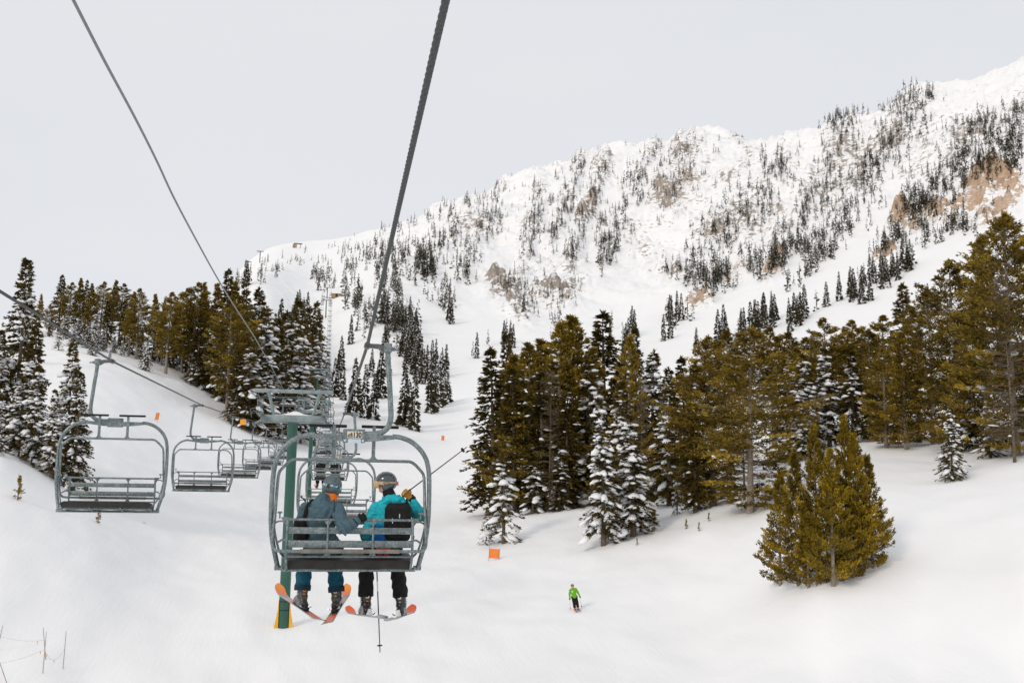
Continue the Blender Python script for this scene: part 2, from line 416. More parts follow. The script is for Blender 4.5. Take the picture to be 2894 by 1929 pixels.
def detail_terrain():
    global Zg
    inview = np.abs(AZW) <= AMAX + 1e-6
    # soft undulation of the near snow
    near = 1 - sstep(250, 480, Rg)
    Zg = Zg + near*(0.20*fbm(XW/11, YW/14, 3, 3) + 0.10*fbm(XW/3.1, YW/5.0, 8, 2))*sstep(20, 45, Rg)
    # moguls on the run left of the lift top
    P = np.stack([XW, YW, Zg+10], -1)
    px, py = project(P.reshape(-1, 3)); px = px.reshape(Zg.shape); py = py.reshape(Zg.shape)
    far = sstep(330, 620, Rg)*inview[:, None]
    fr = far > 0
    qx = px[fr]; qy = py[fr]
    rib = np.zeros(qx.shape); rock = np.zeros(qx.shape); tan = np.zeros(qx.shape)
    for poly, hw, n, _ in BANDS[7:29]:
        d = seg_dist(qx, qy, poly); rib = np.maximum(rib, np.exp(-(d/(hw*0.9))**2))
    for poly, hw, s, t in ROCKS:
        d = seg_dist(qx, qy, poly); k = np.exp(-(d/hw)**2)
        tan = np.where(k*s > rock, t, tan); rock = np.maximum(rock, k*s)
    xw, yw = XW[fr], YW[fr]
    # ribs and gullies running down the fall line (down and to the left seen from here)
    s1 = (xw*0.86 + yw*0.5); s2 = (-xw*0.5 + yw*0.86)
    w1 = s1 + 22*fbm(xw/120, yw/120, 21, 2)
    rid = 1 - np.abs(perlin(w1/62, s2/260, 31))*2
    rid2 = 1 - np.abs(perlin(w1/24 + 3, s2/110, 37))*2
    fb = fbm(xw/30, yw/30, 41, 5, 0.6)
    fine = fbm(xw/9, yw/9, 47, 3, 0.6)
    up = sstep(480, 800, Rg[fr])*sstep(950, 1300, qx)
    dz = up*(8.5*rid + 5.5*rid2 + 4.2*fb + 1.3*fine) + rib*(5.0 + 3.5*fb + 1.5*fine)*np.maximum(up, 0.25) + np.minimum(rock, 1)*(9.0*np.abs(fb) + 6.0*fine + 3)
    mog = np.exp(-(((qx-790)/120)**4)) * np.exp(-(((qy-850)/60)**4))*(qx < 930)*(Rg[fr] < 640)
    dz = dz + mog*1.1*fbm(xw/8, yw/8, 55, 2) + (1-up)*0.9*fb*0.6
    dz = dz - up*7.0
    Z2 = np.zeros_like(Zg); Z2[fr] = dz*far[fr]
    Zg = Zg + Z2
    rk = np.zeros_like(Zg); tn = np.zeros_like(Zg)
    rk[fr] = rock + up*0.16*sstep(0.1, 0.9, rib)*1.3; tn[fr] = tan
    return rk, tn
ROCKG, TANG = detail_terrain()
EG = Zg/RR[None, :]

NIN = len(az_in)
def ground_z(x, y):
    """Height of the snow at a place (in view)."""
    a = math.atan2(x, y) - YAW; r = math.hypot(x, y)
    i = np.clip((a+AMAX)/(2*AMAX)*(NIN-1), 0, NIN-1.001); i0 = int(i); fi = i-i0
    j = int(np.clip(np.searchsorted(RR, r)-1, 0, len(RR)-2)); fj = (r-RR[j])/(RR[j+1]-RR[j])
    z = Zg[i0:i0+2, j:j+2]
    return 10.0 + float((z[0, 0]*(1-fi)+z[1, 0]*fi)*(1-fj) + (z[0, 1]*(1-fi)+z[1, 1]*fi)*fj)
def ground_hit(px, py, rmin=30.0):
    """First place where the pixel's ray meets the snow, or None against the sky."""
    d = ray(px, py); a = math.atan2(d[0], d[1]) - YAW; e = d[2]/math.hypot(d[0], d[1])
    if abs(a) > AMAX: return None
    i = min((a+AMAX)/(2*AMAX)*(NIN-1), NIN-1.001); i0 = int(i); fi = i-i0
    col = EG[i0]*(1-fi) + EG[i0+1]*fi
    j0 = int(np.searchsorted(RR, rmin)); k = np.nonzero(col[j0:] >= e)[0]
    if len(k) == 0: return None
    j = j0 + int(k[0])
    if j == j0: r = RR[j]
    else:
        t = (e-col[j-1])/(col[j]-col[j-1]); r = RR[j-1]+t*(RR[j]-RR[j-1])
    x = math.sin(a+YAW)*r; y = math.cos(a+YAW)*r
    return np.array([x, y, 10+e*r])
def depth_place(px, depth):
    """Place on the snow straight along a picture column at a distance ahead."""
    py = 1350.0
    for _ in range(6):
        P = at_depth(px, py, depth); z = ground_z(P[0], P[1]); P[2] = z; py = project(P)[1]
    P = at_depth(px, py, depth); P[2] = ground_z(P[0], P[1]); return P

def build_terrain():
    nA, nR = Zg.shape
    V = np.stack([XW, YW, Zg+10], -1)
    # vertex normals over the whole sheet, so that no seam shows between its pieces
    dA = np.roll(V, -1, 0) - np.roll(V, 1, 0)
    dR = np.gradient(V, axis=1)
    nrm = np.cross(dR, dA); nrm[nrm[..., 2] < 0] *= -1
    nrm /= np.linalg.norm(nrm, axis=-1, keepdims=True)+1e-12
    js = int(np.searchsorted(RR, 470.0))
    objs = []
    for name, j0, j1 in (('snow_ground', 0, js), ('mountain', js, nR-1)):
        n = j1-j0+1
        v = V[:, j0:j1+1].reshape(-1, 3)
        i = np.arange(nA)[:, None]; j = np.arange(n-1)[None, :]; i2 = (i+1) % nA
        f = np.stack([i*n+j, i2*n+j, i2*n+j+1, i*n+j+1], -1).reshape(-1, 4)
        if j0 == 0:
            pass
        me = np_mesh(name, v, f)
        for an, g in (('rock', ROCKG), ('tan', TANG)):
            at = me.attributes.new(an, 'FLOAT', 'POINT'); at.data.foreach_set('value', g[:, j0:j1+1].astype(np.float32).ravel())
        me.normals_split_custom_set_from_vertices(nrm[:, j0:j1+1].reshape(-1, 3).astype(np.float32))
        o = link(name, me, None, M['snow']); o['kind'] = 'structure'; objs.append(o)
    return objs
build_terrain()
# ------------------------------------------------------------------ trees
def needle_mat(name, dark, mid, light, seed=0.0):
    """Needles: colour differs from spray to spray (attribute) and from tree to tree."""
    mt, nt, b = new_mat(name)
    at = N(nt, 'ShaderNodeAttribute', attribute_name='tone')
    oi = N(nt, 'ShaderNodeObjectInfo')
    ad = N(nt, 'ShaderNodeMath', operation='MULTIPLY_ADD'); nt.links.new(oi.outputs['Random'], ad.inputs[0]); ad.inputs[1].default_value = 0.36; ad.inputs[2].default_value = -0.18
    a2 = N(nt, 'ShaderNodeMath', operation='ADD'); nt.links.new(at.outputs['Fac'], a2.inputs[0]); nt.links.new(ad.outputs[0], a2.inputs[1])
    r = ramp(nt, [(0.0, dark), (0.5, mid), (1.0, light)], a2.outputs[0])
    nt.links.new(r.outputs[0], b.inputs['Base Color'])
    b.inputs['Roughness'].default_value = 0.72; b.inputs['Specular IOR Level'].default_value = 0.15
    return mt
M['needles_fir'] = needle_mat('fir_needles', (0.030, 0.023, 0.007), (0.088, 0.064, 0.013), (0.18, 0.122, 0.02))
M['needles_pine'] = needle_mat('pine_needles', (0.042, 0.030, 0.006), (0.185, 0.125, 0.016), (0.40, 0.272, 0.034))
M['needles_young'] = needle_mat('young_pine_needles', (0.04, 0.028, 0.004), (0.20, 0.134, 0.009), (0.44, 0.29, 0.016))
M['needles_far'] = needle_mat('far_needles', (0.018, 0.017, 0.009), (0.040, 0.034, 0.015), (0.075, 0.060, 0.025))
M['twigs'] = needle_mat('bare_twigs', (0.07, 0.055, 0.035), (0.13, 0.10, 0.07), (0.22, 0.18, 0.13))
M['bark'] = simple('bark', (0.15, 0.115, 0.085), 0.9, var=0.45, scale=6.0, bstr=0.5, bdist=0.03, spec=0.1)
M['bark_pale'] = simple('bark_pale', (0.27, 0.225, 0.18), 0.9, var=0.35, scale=6.0, bstr=0.4, bdist=0.03, spec=0.1)
M['tree_snow'] = simple('tree_snow', (0.86, 0.87, 0.89), 0.7, var=0.03, scale=3.0, bstr=0.4, bdist=0.05, spec=0.2)

def ico(sub):
    bm = bmesh.new(); bmesh.ops.create_icosphere(bm, subdivisions=sub, radius=1.0)
    v = np.array([p.co[:] for p in bm.verts]); bm.verts.index_update()
    f = np.array([[q.index for q in p.verts] for p in bm.faces]); bm.free(); return v, f
ICO1, ICO2 = ico(1), ico(2)

class Kites:
    """Pointed blades of foliage: base, two sides, tip."""
    def __init__(s): s.p = []; s.d = []; s.l = []; s.w = []; s.t = []
    def add(s, p, d, l, w, t):
        s.p.append(p); s.d.append(d); s.l.append(l); s.w.append(w); s.t.append(t)
    def arrays(s, g):
        P = np.concatenate([np.atleast_2d(a) for a in s.p]); D = np.concatenate([np.atleast_2d(a) for a in s.d])
        L = np.concatenate([np.atleast_1d(a) for a in s.l]); Wd = np.concatenate([np.atleast_1d(a) for a in s.w]); T = np.concatenate([np.atleast_1d(a) for a in s.t])
        D = D/np.linalg.norm(D, axis=1, keepdims=True)
        rnd = g.normal(size=D.shape); side = np.cross(D, rnd); side /= np.linalg.norm(side, axis=1, keepdims=True)
        mid = P + D*(L*0.45)[:, None]
        V = np.stack([P, mid+side*Wd[:, None]*0.5, P+D*L[:, None], mid-side*Wd[:, None]*0.5], 1).reshape(-1, 3)
        Fc = np.arange(len(V)).reshape(-1, 4)
        return V, Fc, np.repeat(T, 4)

def set_tone(me, tone):
    a = me.attributes.new('tone', 'FLOAT', 'POINT'); a.data.foreach_set('value', np.clip(tone, 0, 1).astype(np.float32))

def tree_shape(seed, Ht, Rad, style='fir', nb=None, spray=(0.3, 0.1), dens=1.0, snow=0.4, bare=0.05, pad=1.0, quads=2):
    """Returns kite arrays, trunk tube points, snow pads. The tree stands at the origin."""
    g = np.random.default_rng(seed)
    K = Kites(); pads = []; limbs = []
    nb = nb or int(Ht*19)
    ts = np.sort(bare + (1-bare)*g.random(nb)**(0.92 if style == 'fir' else 0.85))
    bend = g.normal(0, 0.012, 2)
    def axis(t): return np.array([bend[0]*Ht*t*t, bend[1]*Ht*t*t, Ht*t])
    if style in ('pine', 'young'):
        ncl = g.integers(5, 9); lob = g.random((ncl, 3))      # uneven outline: lobes at some heights and sides
    for t in ts:
        az = g.random()*2*np.pi
        if style == 'fir':
            prof = (1-t)**0.82*(0.55+0.45*min(1, (t-bare+0.04)/0.12)) + 0.03
            L = Rad*prof*g.uniform(0.62, 1.18)
            el = -0.42 + 0.75*t + g.normal(0, 0.10)
        elif style == 'dead':
            prof = (1-t)**0.7*0.9+0.08; L = Rad*prof*g.uniform(0.5, 1.2); el = -0.1+0.9*t+g.normal(0, .15)
        else:
            u = (t-bare)/(1-bare)
            prof = (np.sin(np.pi*min(1, u*0.86+0.16))**0.7) if style == 'pine' else ((1-u)**0.78*(0.72+0.28*min(1, u/0.2)))
            L = Rad*prof*g.uniform(0.5, 1.1)
            for q in lob:
                dd = (np.cos(az-q[0]*2*np.pi)*0.5+0.5)**3*np.exp(-((u-q[1])/0.13)**2); L *= 1+0.75*(q[2]-0.4)*dd
            el = (-0.34 + 0.95*u if style == 'pine' else 0.10 + 0.65*u) + g.normal(0, 0.13)
        if L < 0.12: L = 0.12
        base = axis(t)
        hd = np.array([np.cos(az), np.sin(az), 0.0])
        droop = {'fir': 0.22, 'pine': -0.20, 'young': -0.22, 'dead': 0.05}[style]
        def path(s): return base + np.outer(s, hd)*L*np.cos(el) + np.outer(L*(np.sin(el)*s - droop*s*s), (0, 0, 1)) if True else 0
        n = max(3, int(((5 + L*9) if style in ('fir', 'dead') else (7 + L*15))*dens))
        if style == 'fir': s = 0.12 + 0.9*g.random(n)**0.75
        elif style == 'dead': s = 0.1+0.9*g.random(n)
        else: s = 0.35 + 0.7*g.random(n)**0.7
        p = path(s)
        sd = np.cross(hd, (0, 0, 1.0))
        tone0 = 0.5 + g.normal(0, 0.20)
        if style == 'fir':
            sg = np.where(g.random(n) < 0.5, -1, 1)[:, None]
            d = hd*0.75 + sg*sd*g.uniform(0.25, 0.95, (n, 1)) + np.array([0, 0, 1])*g.normal(-0.16, 0.25, (n, 1))
            ln = spray[0]*g.uniform(0.7, 1.35, n)*(1.15-0.45*np.clip(s, 0, 1)); wd = spray[1]*g.uniform(0.7, 1.3, n)
            for q in range(quads):
                K.add(p, d + g.normal(0, 0.22, (n, 3)), ln, wd, tone0 + g.normal(0, 0.13, n))
        elif style == 'dead':
            d = hd*0.8 + sd*g.normal(0, 0.7, (n, 1)) + np.array([0, 0, 1])*g.normal(0.1, 0.35, (n, 1))
            K.add(p, d, spray[0]*g.uniform(0.6, 1.6, n), np.full(n, spray[1]), tone0+g.normal(0, 0.15, n))
        else:
            fan = (0.16 if style == 'young' else 0.20)*L*(0.35+s*(1.1-s)*2.2)
            p = p + sd*(g.normal(0, 1, (n, 1))*fan[:, None]) + np.array([0, 0, 1.0])*g.normal(0.02, 0.055, (n, 1)) + g.normal(0, 0.04, (n, 3))
            nq = quads + 1
            for q in range(nq):
                d = hd*0.7 + np.array([0, 0, 0.85 if style == 'young' else 0.30]) + g.normal(0, 0.5, (n, 3))*np.array([1, 1, 0.7])
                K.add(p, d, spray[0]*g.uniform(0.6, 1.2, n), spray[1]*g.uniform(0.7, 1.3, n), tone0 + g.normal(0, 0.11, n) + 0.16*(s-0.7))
        if L > 0.5:
            lp = path(np.array([0, 0.45, 0.95])); limbs.append((lp, L))
        if g.random() < snow and L > 0.25:
            for _ in range(1 + (g.random() < 0.45)):
                ss = g.uniform(0.45, 0.95); c = path(np.array([ss]))[0] + np.array([0, 0, 0.05])
                sz = (1.0 if style == 'fir' else 0.7)*pad*(0.13 + 0.24*g.random()**1.5)*(0.75 + 0.25*min(L, 2)); pads.append((c + sd*g.normal(0, 0.18*L), az, sz, el - 2*droop*ss))
    # leader
    for _ in range(10):
        K.add(axis(1.0-0.035*g.random())[None], np.array([[g.normal(0, .3), g.normal(0, .3), 1]]), spray[0]*1.3, spray[1], 0.55)
    return K.arrays(g), axis, limbs, pads, g

def pads_mesh(pads, g, base=None):
    v0, f0 = base or ICO1
    Vs, Fs = [], []
    for i, (c, az, sz, tl) in enumerate(pads):
        ca, sa = math.cos(az), math.sin(az)
        v = v0*np.array([sz*g.uniform(0.9, 1.7), sz*g.uniform(0.65, 1.2), sz*g.uniform(0.5, 0.95)])
        v = v*(1+g.normal(0, 0.17, (len(v), 1)))
        v[:, 2] = np.where(v[:, 2] < 0, v[:, 2]*0.6, v[:, 2]) + v[:, 0]*math.tan(np.clip(tl, -0.7, 0.3)) - 0.35*v[:, 1]**2/sz
        x = v[:, 0]*ca - v[:, 1]*sa; y = v[:, 0]*sa + v[:, 1]*ca
        Vs.append(np.c_[x, y, v[:, 2]] + c); Fs.append(f0 + i*len(v0))
    return np.concatenate(Vs), np.concatenate(Fs)

def trunk_mb(axis, r0, limbs, t1=0.97, limb_r=0.018, nseg=8):
    mb = MB(); ts = np.linspace(0, t1, nseg)
    pts = [axis(t) - (np.array([0, 0, 0.6]) if i == 0 else 0) for i, t in enumerate(ts)]
    mb.tube(pts, [r0*(1.12-t)**1.1*(1.25 if i == 0 else 1) for i, t in enumerate(ts)], 8)
    for lp, L in limbs:
        mb.tube(list(lp), [limb_r*(0.7+0.5*L), limb_r*0.8, limb_r*0.3], 3, caps=False)
    return mb

def make_tree(name, seed, Ht, Rad, style, mat, bark='bark', snow=0.4, bare=0.05, limb_keep=1.0, **kw):
    (V, Fc, T), axis, limbs, pads, g = tree_shape(seed, Ht, Rad, style, snow=snow, bare=bare, **kw)
    root = empty(name)
    me = np_mesh('crown', V, Fc, smooth=False); set_tone(me, T); link('crown', me, root, M[mat])
    limbs = [l for l in limbs if g.random() < limb_keep]
    trunk_mb(axis, (0.011*Ht+0.03)*(0.34 if style == 'dead' else 1.0), limbs).build('trunk', M[bark], root)
    if pads:
        v, f = pads_mesh(pads, g); link('snow_load', np_mesh('snow_load', v, f), root, M['tree_snow'])['kind'] = 'stuff'
    root['h'] = Ht
    return root

T = {}
T['firA'] = make_tree('snowy_fir', 101, 16, 2.5, 'fir', 'needles_fir', snow=0.42, dens=1.15, spray=(0.38, 0.12), limb_keep=0.3, pad=1.0)
T['firB'] = make_tree('snowy_fir', 102, 15, 2.1, 'fir', 'needles_fir', snow=0.55, dens=1.15, spray=(0.36, 0.12), limb_keep=0.3, pad=1.2)
T['firC'] = make_tree('snowy_fir', 103, 14, 2.7, 'fir', 'needles_fir', snow=0.34, spray=(0.38, 0.12), dens=1.1, limb_keep=0.4, pad=1.15)
T['firD'] = make_tree('dark_fir', 104, 15, 2.3, 'fir', 'needles_fir', snow=0.07, dens=1.15, spray=(0.38, 0.12), limb_keep=0.3, pad=0.7)
T['firS'] = make_tree('small_fir', 105, 6, 1.35, 'fir', 'needles_fir', nb=120, snow=0.5, spray=(0.24, 0.08), limb_keep=0.3, pad=0.8)
T['pineA'] = make_tree('pine_tree', 201, 16, 2.6, 'pine', 'needles_pine', 'bark_pale', snow=0.14, bare=0.22, spray=(0.34, 0.085), nb=190, dens=0.95, limb_keep=0.6, pad=0.7)
T['pineB'] = make_tree('pine_tree', 202, 15, 2.1, 'young', 'needles_pine', 'bark_pale', snow=0.10, bare=0.22, spray=(0.34, 0.085), nb=190, dens=0.95, limb_keep=0.6, pad=0.7)
T['pineC'] = make_tree('pine_tree', 203, 17, 3.3, 'pine', 'needles_pine', 'bark_pale', snow=0.25, bare=0.03, spray=(0.36, 0.09), nb=225, dens=0.9, limb_keep=0.8, pad=0.85)
T['pineD'] = make_tree('pine_tree', 204, 16, 3.2, 'young', 'needles_pine', 'bark_pale', snow=0.25, bare=0.02, spray=(0.36, 0.09), nb=230, dens=0.9, limb_keep=0.7, pad=0.85)
T['pineE'] = make_tree('pine_tree', 205, 17, 3.1, 'pine', 'needles_pine', 'bark_pale', snow=0.2, bare=0.03, spray=(0.36, 0.09), nb=215, dens=0.95, limb_keep=0.8, pad=0.8)
T['youngA'] = make_tree('young_pine', 301, 8, 2.1, 'young', 'needles_young', 'bark_pale', snow=0.07, bare=0.03, spray=(0.21, 0.05), nb=190, dens=1.5, limb_keep=0.6, pad=0.5)
T['youngB'] = make_tree('young_pine', 302, 7, 1.7, 'young', 'needles_young', 'bark_pale', snow=0.05, bare=0.01, spray=(0.20, 0.048), nb=170, dens=1.5, limb_keep=0.6, pad=0.45)
T['snag'] = make_tree('bare_snag', 401, 13, 1.5, 'dead', 'twigs', 'bark', snow=0.05, bare=0.1, spray=(0.42, 0.022), nb=150, dens=1.3, limb_keep=1.0, pad=0.6)
T['sapling'] = make_tree('pine_sapling', 402, 3, 0.6, 'young', 'needles_young', 'bark', snow=0.0, bare=0.05, spray=(0.18, 0.05), nb=50, dens=1.0, limb_keep=0.5)
for r_ in T.values(): r_.location = (0, -4000, -500)      # first copies stand in for these below
USED = set()
def plant(kind, P, Ht, label, group=None, cat='tree', wide=1.0, rz=None, lean=(0, 0)):
    base = T[kind]
    o = base if kind not in USED else copy_tree(base)
    USED.add(kind)
    s = Ht/base['h']
    o.location = (float(P[0]), float(P[1]), float(P[2])-0.12*s)
    o.rotation_euler = (lean[0], lean[1], random.random()*6.28 if rz is None else rz)
    o.scale = (s*wide, s*wide, s)
    for k in ('label', 'category', 'group'):
        if k in o: del o[k]
    tag(o, label, cat, group)
    return o
def plant_px(kind, x, ytop, depth, label, group=None, wide=1.0, minh=1.2, **kw):
    P = depth_place(x, depth)
    yb = project(P)[1]
    # the tree top in the picture gives the height at this distance
    q = at_depth(x, ytop, depth); h = max(minh, q[2]-P[2])
    return plant(kind, P, h, label, group, wide=wide, **kw)

G1 = 'conifers of the clump right of the ski run'
right = [
 ('firD', 1392, 985, 106, 'tall dark fir at the left end of the middle clump', 1.15),
 ('firD', 1432, 940, 132, 'thin dark spire standing behind the left end of the middle clump', 0.8),
 ('pineD', 1495, 975, 103, 'brown green conifer second from the left in the middle clump', 1.25),
 ('pineD', 1572, 912, 104, 'tall brown green conifer, left of the twin tops of the middle clump', 1.25),
 ('pineD', 1626, 897, 105, 'tall brown green conifer, right of the twin tops of the middle clump', 1.25),
 ('firD', 1452, 1040, 102, 'dark conifer filling the left flank of the middle clump', 1.2),
 ('firD', 1530, 1050, 100, 'dark conifer low in the middle clump under the twin tops', 1.2),
 ('firD', 1600, 1090, 99, 'dark conifer in the shaded heart of the middle clump', 1.2),
 ('snag', 1552, 1050, 98, 'grey leafless tree in front of the middle clump', 1.2),
 ('firD', 1708, 884, 125, 'tall symmetrical dark fir rising behind the gap of the clumps', 1.35),
 ('firC', 1668, 1010, 102, 'snow dotted fir right of the twin topped conifers', 1.1),
 ('pineD', 1775, 950, 97, 'olive conifer right of the tall symmetrical dark fir', 0.85),
 ('firD', 1800, 925, 118, 'slim dark spire just behind the olive conifer', 0.7),
 ('firC', 1842, 990, 99, 'snow dotted fir on the right side of the middle clump', 1.0),
 ('firB', 1706, 1125, 75.5, 'narrow snow laden fir at the front of the clump, left of a pair', 0.95),
 ('firB', 1790, 1170, 76.5, 'broad snow laden fir at the front of the clump, right of a pair', 1.25),
 ('firA', 1752, 1075, 82, 'snow laden fir between and behind the front pair', 1.1),
 ('snag', 1812, 1035, 90, 'pale dead spire above the snow laden pair', 0.7),
 ('firA', 1892, 1090, 90, 'snow laden fir beside the gap near the golden pines', 1.2),
 ('firS', 1423, 1277, 85, 'small snow laden spruce above the orange sign', 1.0),
 ('firS', 1374, 1440, 86, 'knee high spruce tucked left of the small spruce', 1.0),
 ('firS', 1506, 1300, 99, 'small brownish fir at the foot of the middle clump', 1.25),
 ('firA', 1580, 1255, 98, 'small snow covered fir beside a bare snow capped pole tree', 1.3),
 ('snag', 1560, 1230, 97, 'thin bare tree capped with a lump of snow', 0.5),
 ('sapling', 1849, 1440, 77, 'yellow green sapling on the snow bank', 1.0),
 ('firS', 1914, 1330, 82, 'slender dark young fir before the golden pines', 0.7),
 ('firD', 1940, 1010, 98, 'dark conifer at the left side of the golden pines', 1.1),
 ('pineC', 2016, 950, 80, 'rounded golden brown pine, leftmost of the right hand clump', 1.0),
 ('pineE', 1972, 1020, 80, 'golden brown pine leaning on the gap in the clumps', 0.85),
 ('firD', 1965, 1160, 79, 'dark shaded conifer under the leftmost golden pine', 1.0),
 ('pineA', 2062, 935, 92, 'golden brown pine second in the right hand clump', 0.9),
 ('pineC', 2122, 925, 71.5, 'sparse grey green pine with a thick bare trunk', 1.12),
 ('snag', 2104, 930, 78, 'twiggy half bare tree behind the sparse pine', 1.3),
 ('firA', 2232, 985, 96, 'snow covered fir, leftmost of the row behind the young pines', 1.15),
 ('firB', 2290, 1000, 97, 'snow covered fir, second of the row behind the young pines', 1.2),
 ('firB', 2345, 985, 99, 'snow covered fir, third of the row behind the young pines', 1.2),
 ('firA', 2412, 990, 98, 'snow covered fir, rightmost of the row behind the young pines', 1.2),
 ('firB', 2262, 1090, 92, 'low snow covered fir under the row behind the young pines', 1.4),
 ('pineA', 2190, 925, 108, 'rounded pine top behind the snow covered row, leftmost', 1.1),
 ('pineA', 2288, 955, 110, 'rounded pine top behind the snow covered row, second', 1.1),
 ('pineA', 2345, 900, 112, 'rounded pine top behind the snow covered row, tallest', 1.1),
 ('pineA', 2425, 905, 112, 'rounded pine top behind the snow covered row, fourth', 1.1),
 ('pineA', 2500, 893, 110, 'rounded pine top at the right end of the snow covered row', 1.1),
 ('pineE', 2505, 985, 88, 'golden pine with low sweeping boughs over the snow', 0.95),
 ('pineD', 2562, 940, 86, 'dense golden pine with boughs reaching the snow', 0.95),
 ('pineC', 2640, 812, 88, 'tall golden pine, first of the high trees at right', 0.9),
 ('pineD', 2600, 870, 92, 'golden pine squeezed behind the high trees at right', 0.9),
 ('firD', 2560, 800, 150, 'dark fir far behind the high trees at right', 1.2),
 ('firC', 2692, 1150, 65, 'small dark fir with snow clumps below the high trees', 1.0),
 ('pineE', 2712, 735, 80, 'tall golden pine, second of the high trees at right', 0.85),
 ('pineD', 2795, 672, 76, 'towering golden pine with dense crown near the right edge', 0.9),
 ('pineC', 2872, 605, 70, 'tallest golden pine cut off by the right edge', 0.85),
 ('snag', 2868, 780, 67, 'grey half bare tree with long twigs at the right edge', 1.6),
 ('pineE', 2955, 640, 72, 'golden pine standing beyond the right edge, boughs reaching in', 0.9),
 ('pineD', 1440, 1005, 110, 'brown green conifer peeping between the left trees of the middle clump', 1.3),
 ('pineD', 1536, 962, 112, 'brown green conifer filling the gap left of the twin tops', 1.3),
 ('pineD', 1664, 985, 112, 'brown green conifer filling the gap right of the twin tops', 1.2),
 ('firD', 1742, 1020, 104, 'dark conifer behind the narrow snow laden fir', 1.3),
 ('firD', 1880, 1040, 108, 'dark conifer in the gap between the two clumps', 1.2),
 ('pineA', 2240, 940, 118, 'rounded pine top deep behind the sparse grey green pine', 1.2),
 ('pineA', 2388, 930, 118, 'rounded pine top deep behind the young pines', 1.2),
 ('pineE', 2468, 930, 100, 'golden pine just left of the low sweeping boughs', 1.0),
 ('firD', 2460, 1080, 96, 'dark conifer shaded behind the tallest young pine', 1.3),
 ('firD', 2540, 1060, 94, 'dark conifer shaded under the dense golden pine', 1.3),
 ('firC', 2800, 1120, 72, 'snow dotted fir under the towering golden pine', 1.2),
 ('firC', 2760, 1010, 78, 'snow dotted fir behind the small dark fir at right', 1.2),
]
for k, x, yt, d, lab, wd in right: plant_px(k, x, yt, d, lab, None, wd*(1.0 if k == 'snag' else 1.3))
young = [
 ('youngA', 2312, 1646, 1203, 'golden green young pine with the highest left top of the front clump', 0.95),
 ('youngA', 2398, 1604, 1176, 'golden green young pine, tallest of the front clump', 0.85),
 ('youngB', 2432, 1618, 1232, 'young pine right of the tallest in the front clump', 1.0),
 ('youngB', 2258, 1652, 1282, 'young pine left of the highest left top in the front clump', 1.0),
 ('youngB', 2206, 1652, 1335, 'young pine, leftmost of the front clump on the snow slope', 1.05),
 ('youngA', 2356, 1655, 1270, 'young pine with a pale trunk at the front of the clump', 1.1),
 ('youngB', 2466, 1592, 1290, 'young pine, rightmost of the front clump on the snow slope', 1.1),
 ('youngB', 2285, 1660, 1400, 'low young pine at the front left of the front clump', 1.0),
 ('youngB', 2410, 1632, 1380, 'low young pine at the front right of the front clump', 1.05),
]
for k, x, yb, yt, lab, wd in young:
    P = ground_hit(x, yb, 30); d = float((P-CAM)@_fh); plant(k, P, at_depth(x, yt, d)[2]-P[2], lab, None, wide=wd*0.88)
left = [
 ('firA', 36, 728, 82, 'tallest snow laden fir at the left edge', 1.15),
 ('firD', 80, 880, 80, 'narrow dark fir beside the tallest fir at the left edge', 0.95),
 ('firB', 48, 1000, 76, 'heavily snow laden fir low at the left edge', 1.5),
 ('firB', 92, 1030, 75, 'snow laden fir left of the brown one near the empty chair', 1.3),
 ('firC', 182, 968, 78, 'dark fir with a spindly top behind the nearest return chair', 1.05),
 ('firA', 206, 1050, 75, 'brownish snow dotted fir behind the nearest return chair', 1.1),
 ('firB', 146, 1100, 74.5, 'snow laden fir filling the gap near the nearest return chair', 1.35),
 ('firA', -25, 930, 79, 'snow laden fir cut by the left edge, upper', 1.2),
 ('firB', -14, 1120, 72, 'snow laden fir cut by the left edge, lower', 1.4),
 ('firD', 66, 822, 150, 'distant dark spire between the left edge firs', 0.9),
]
for k, x, yt, d, lab, wd in left: plant_px(k, x, yt, d, lab, None, wd)
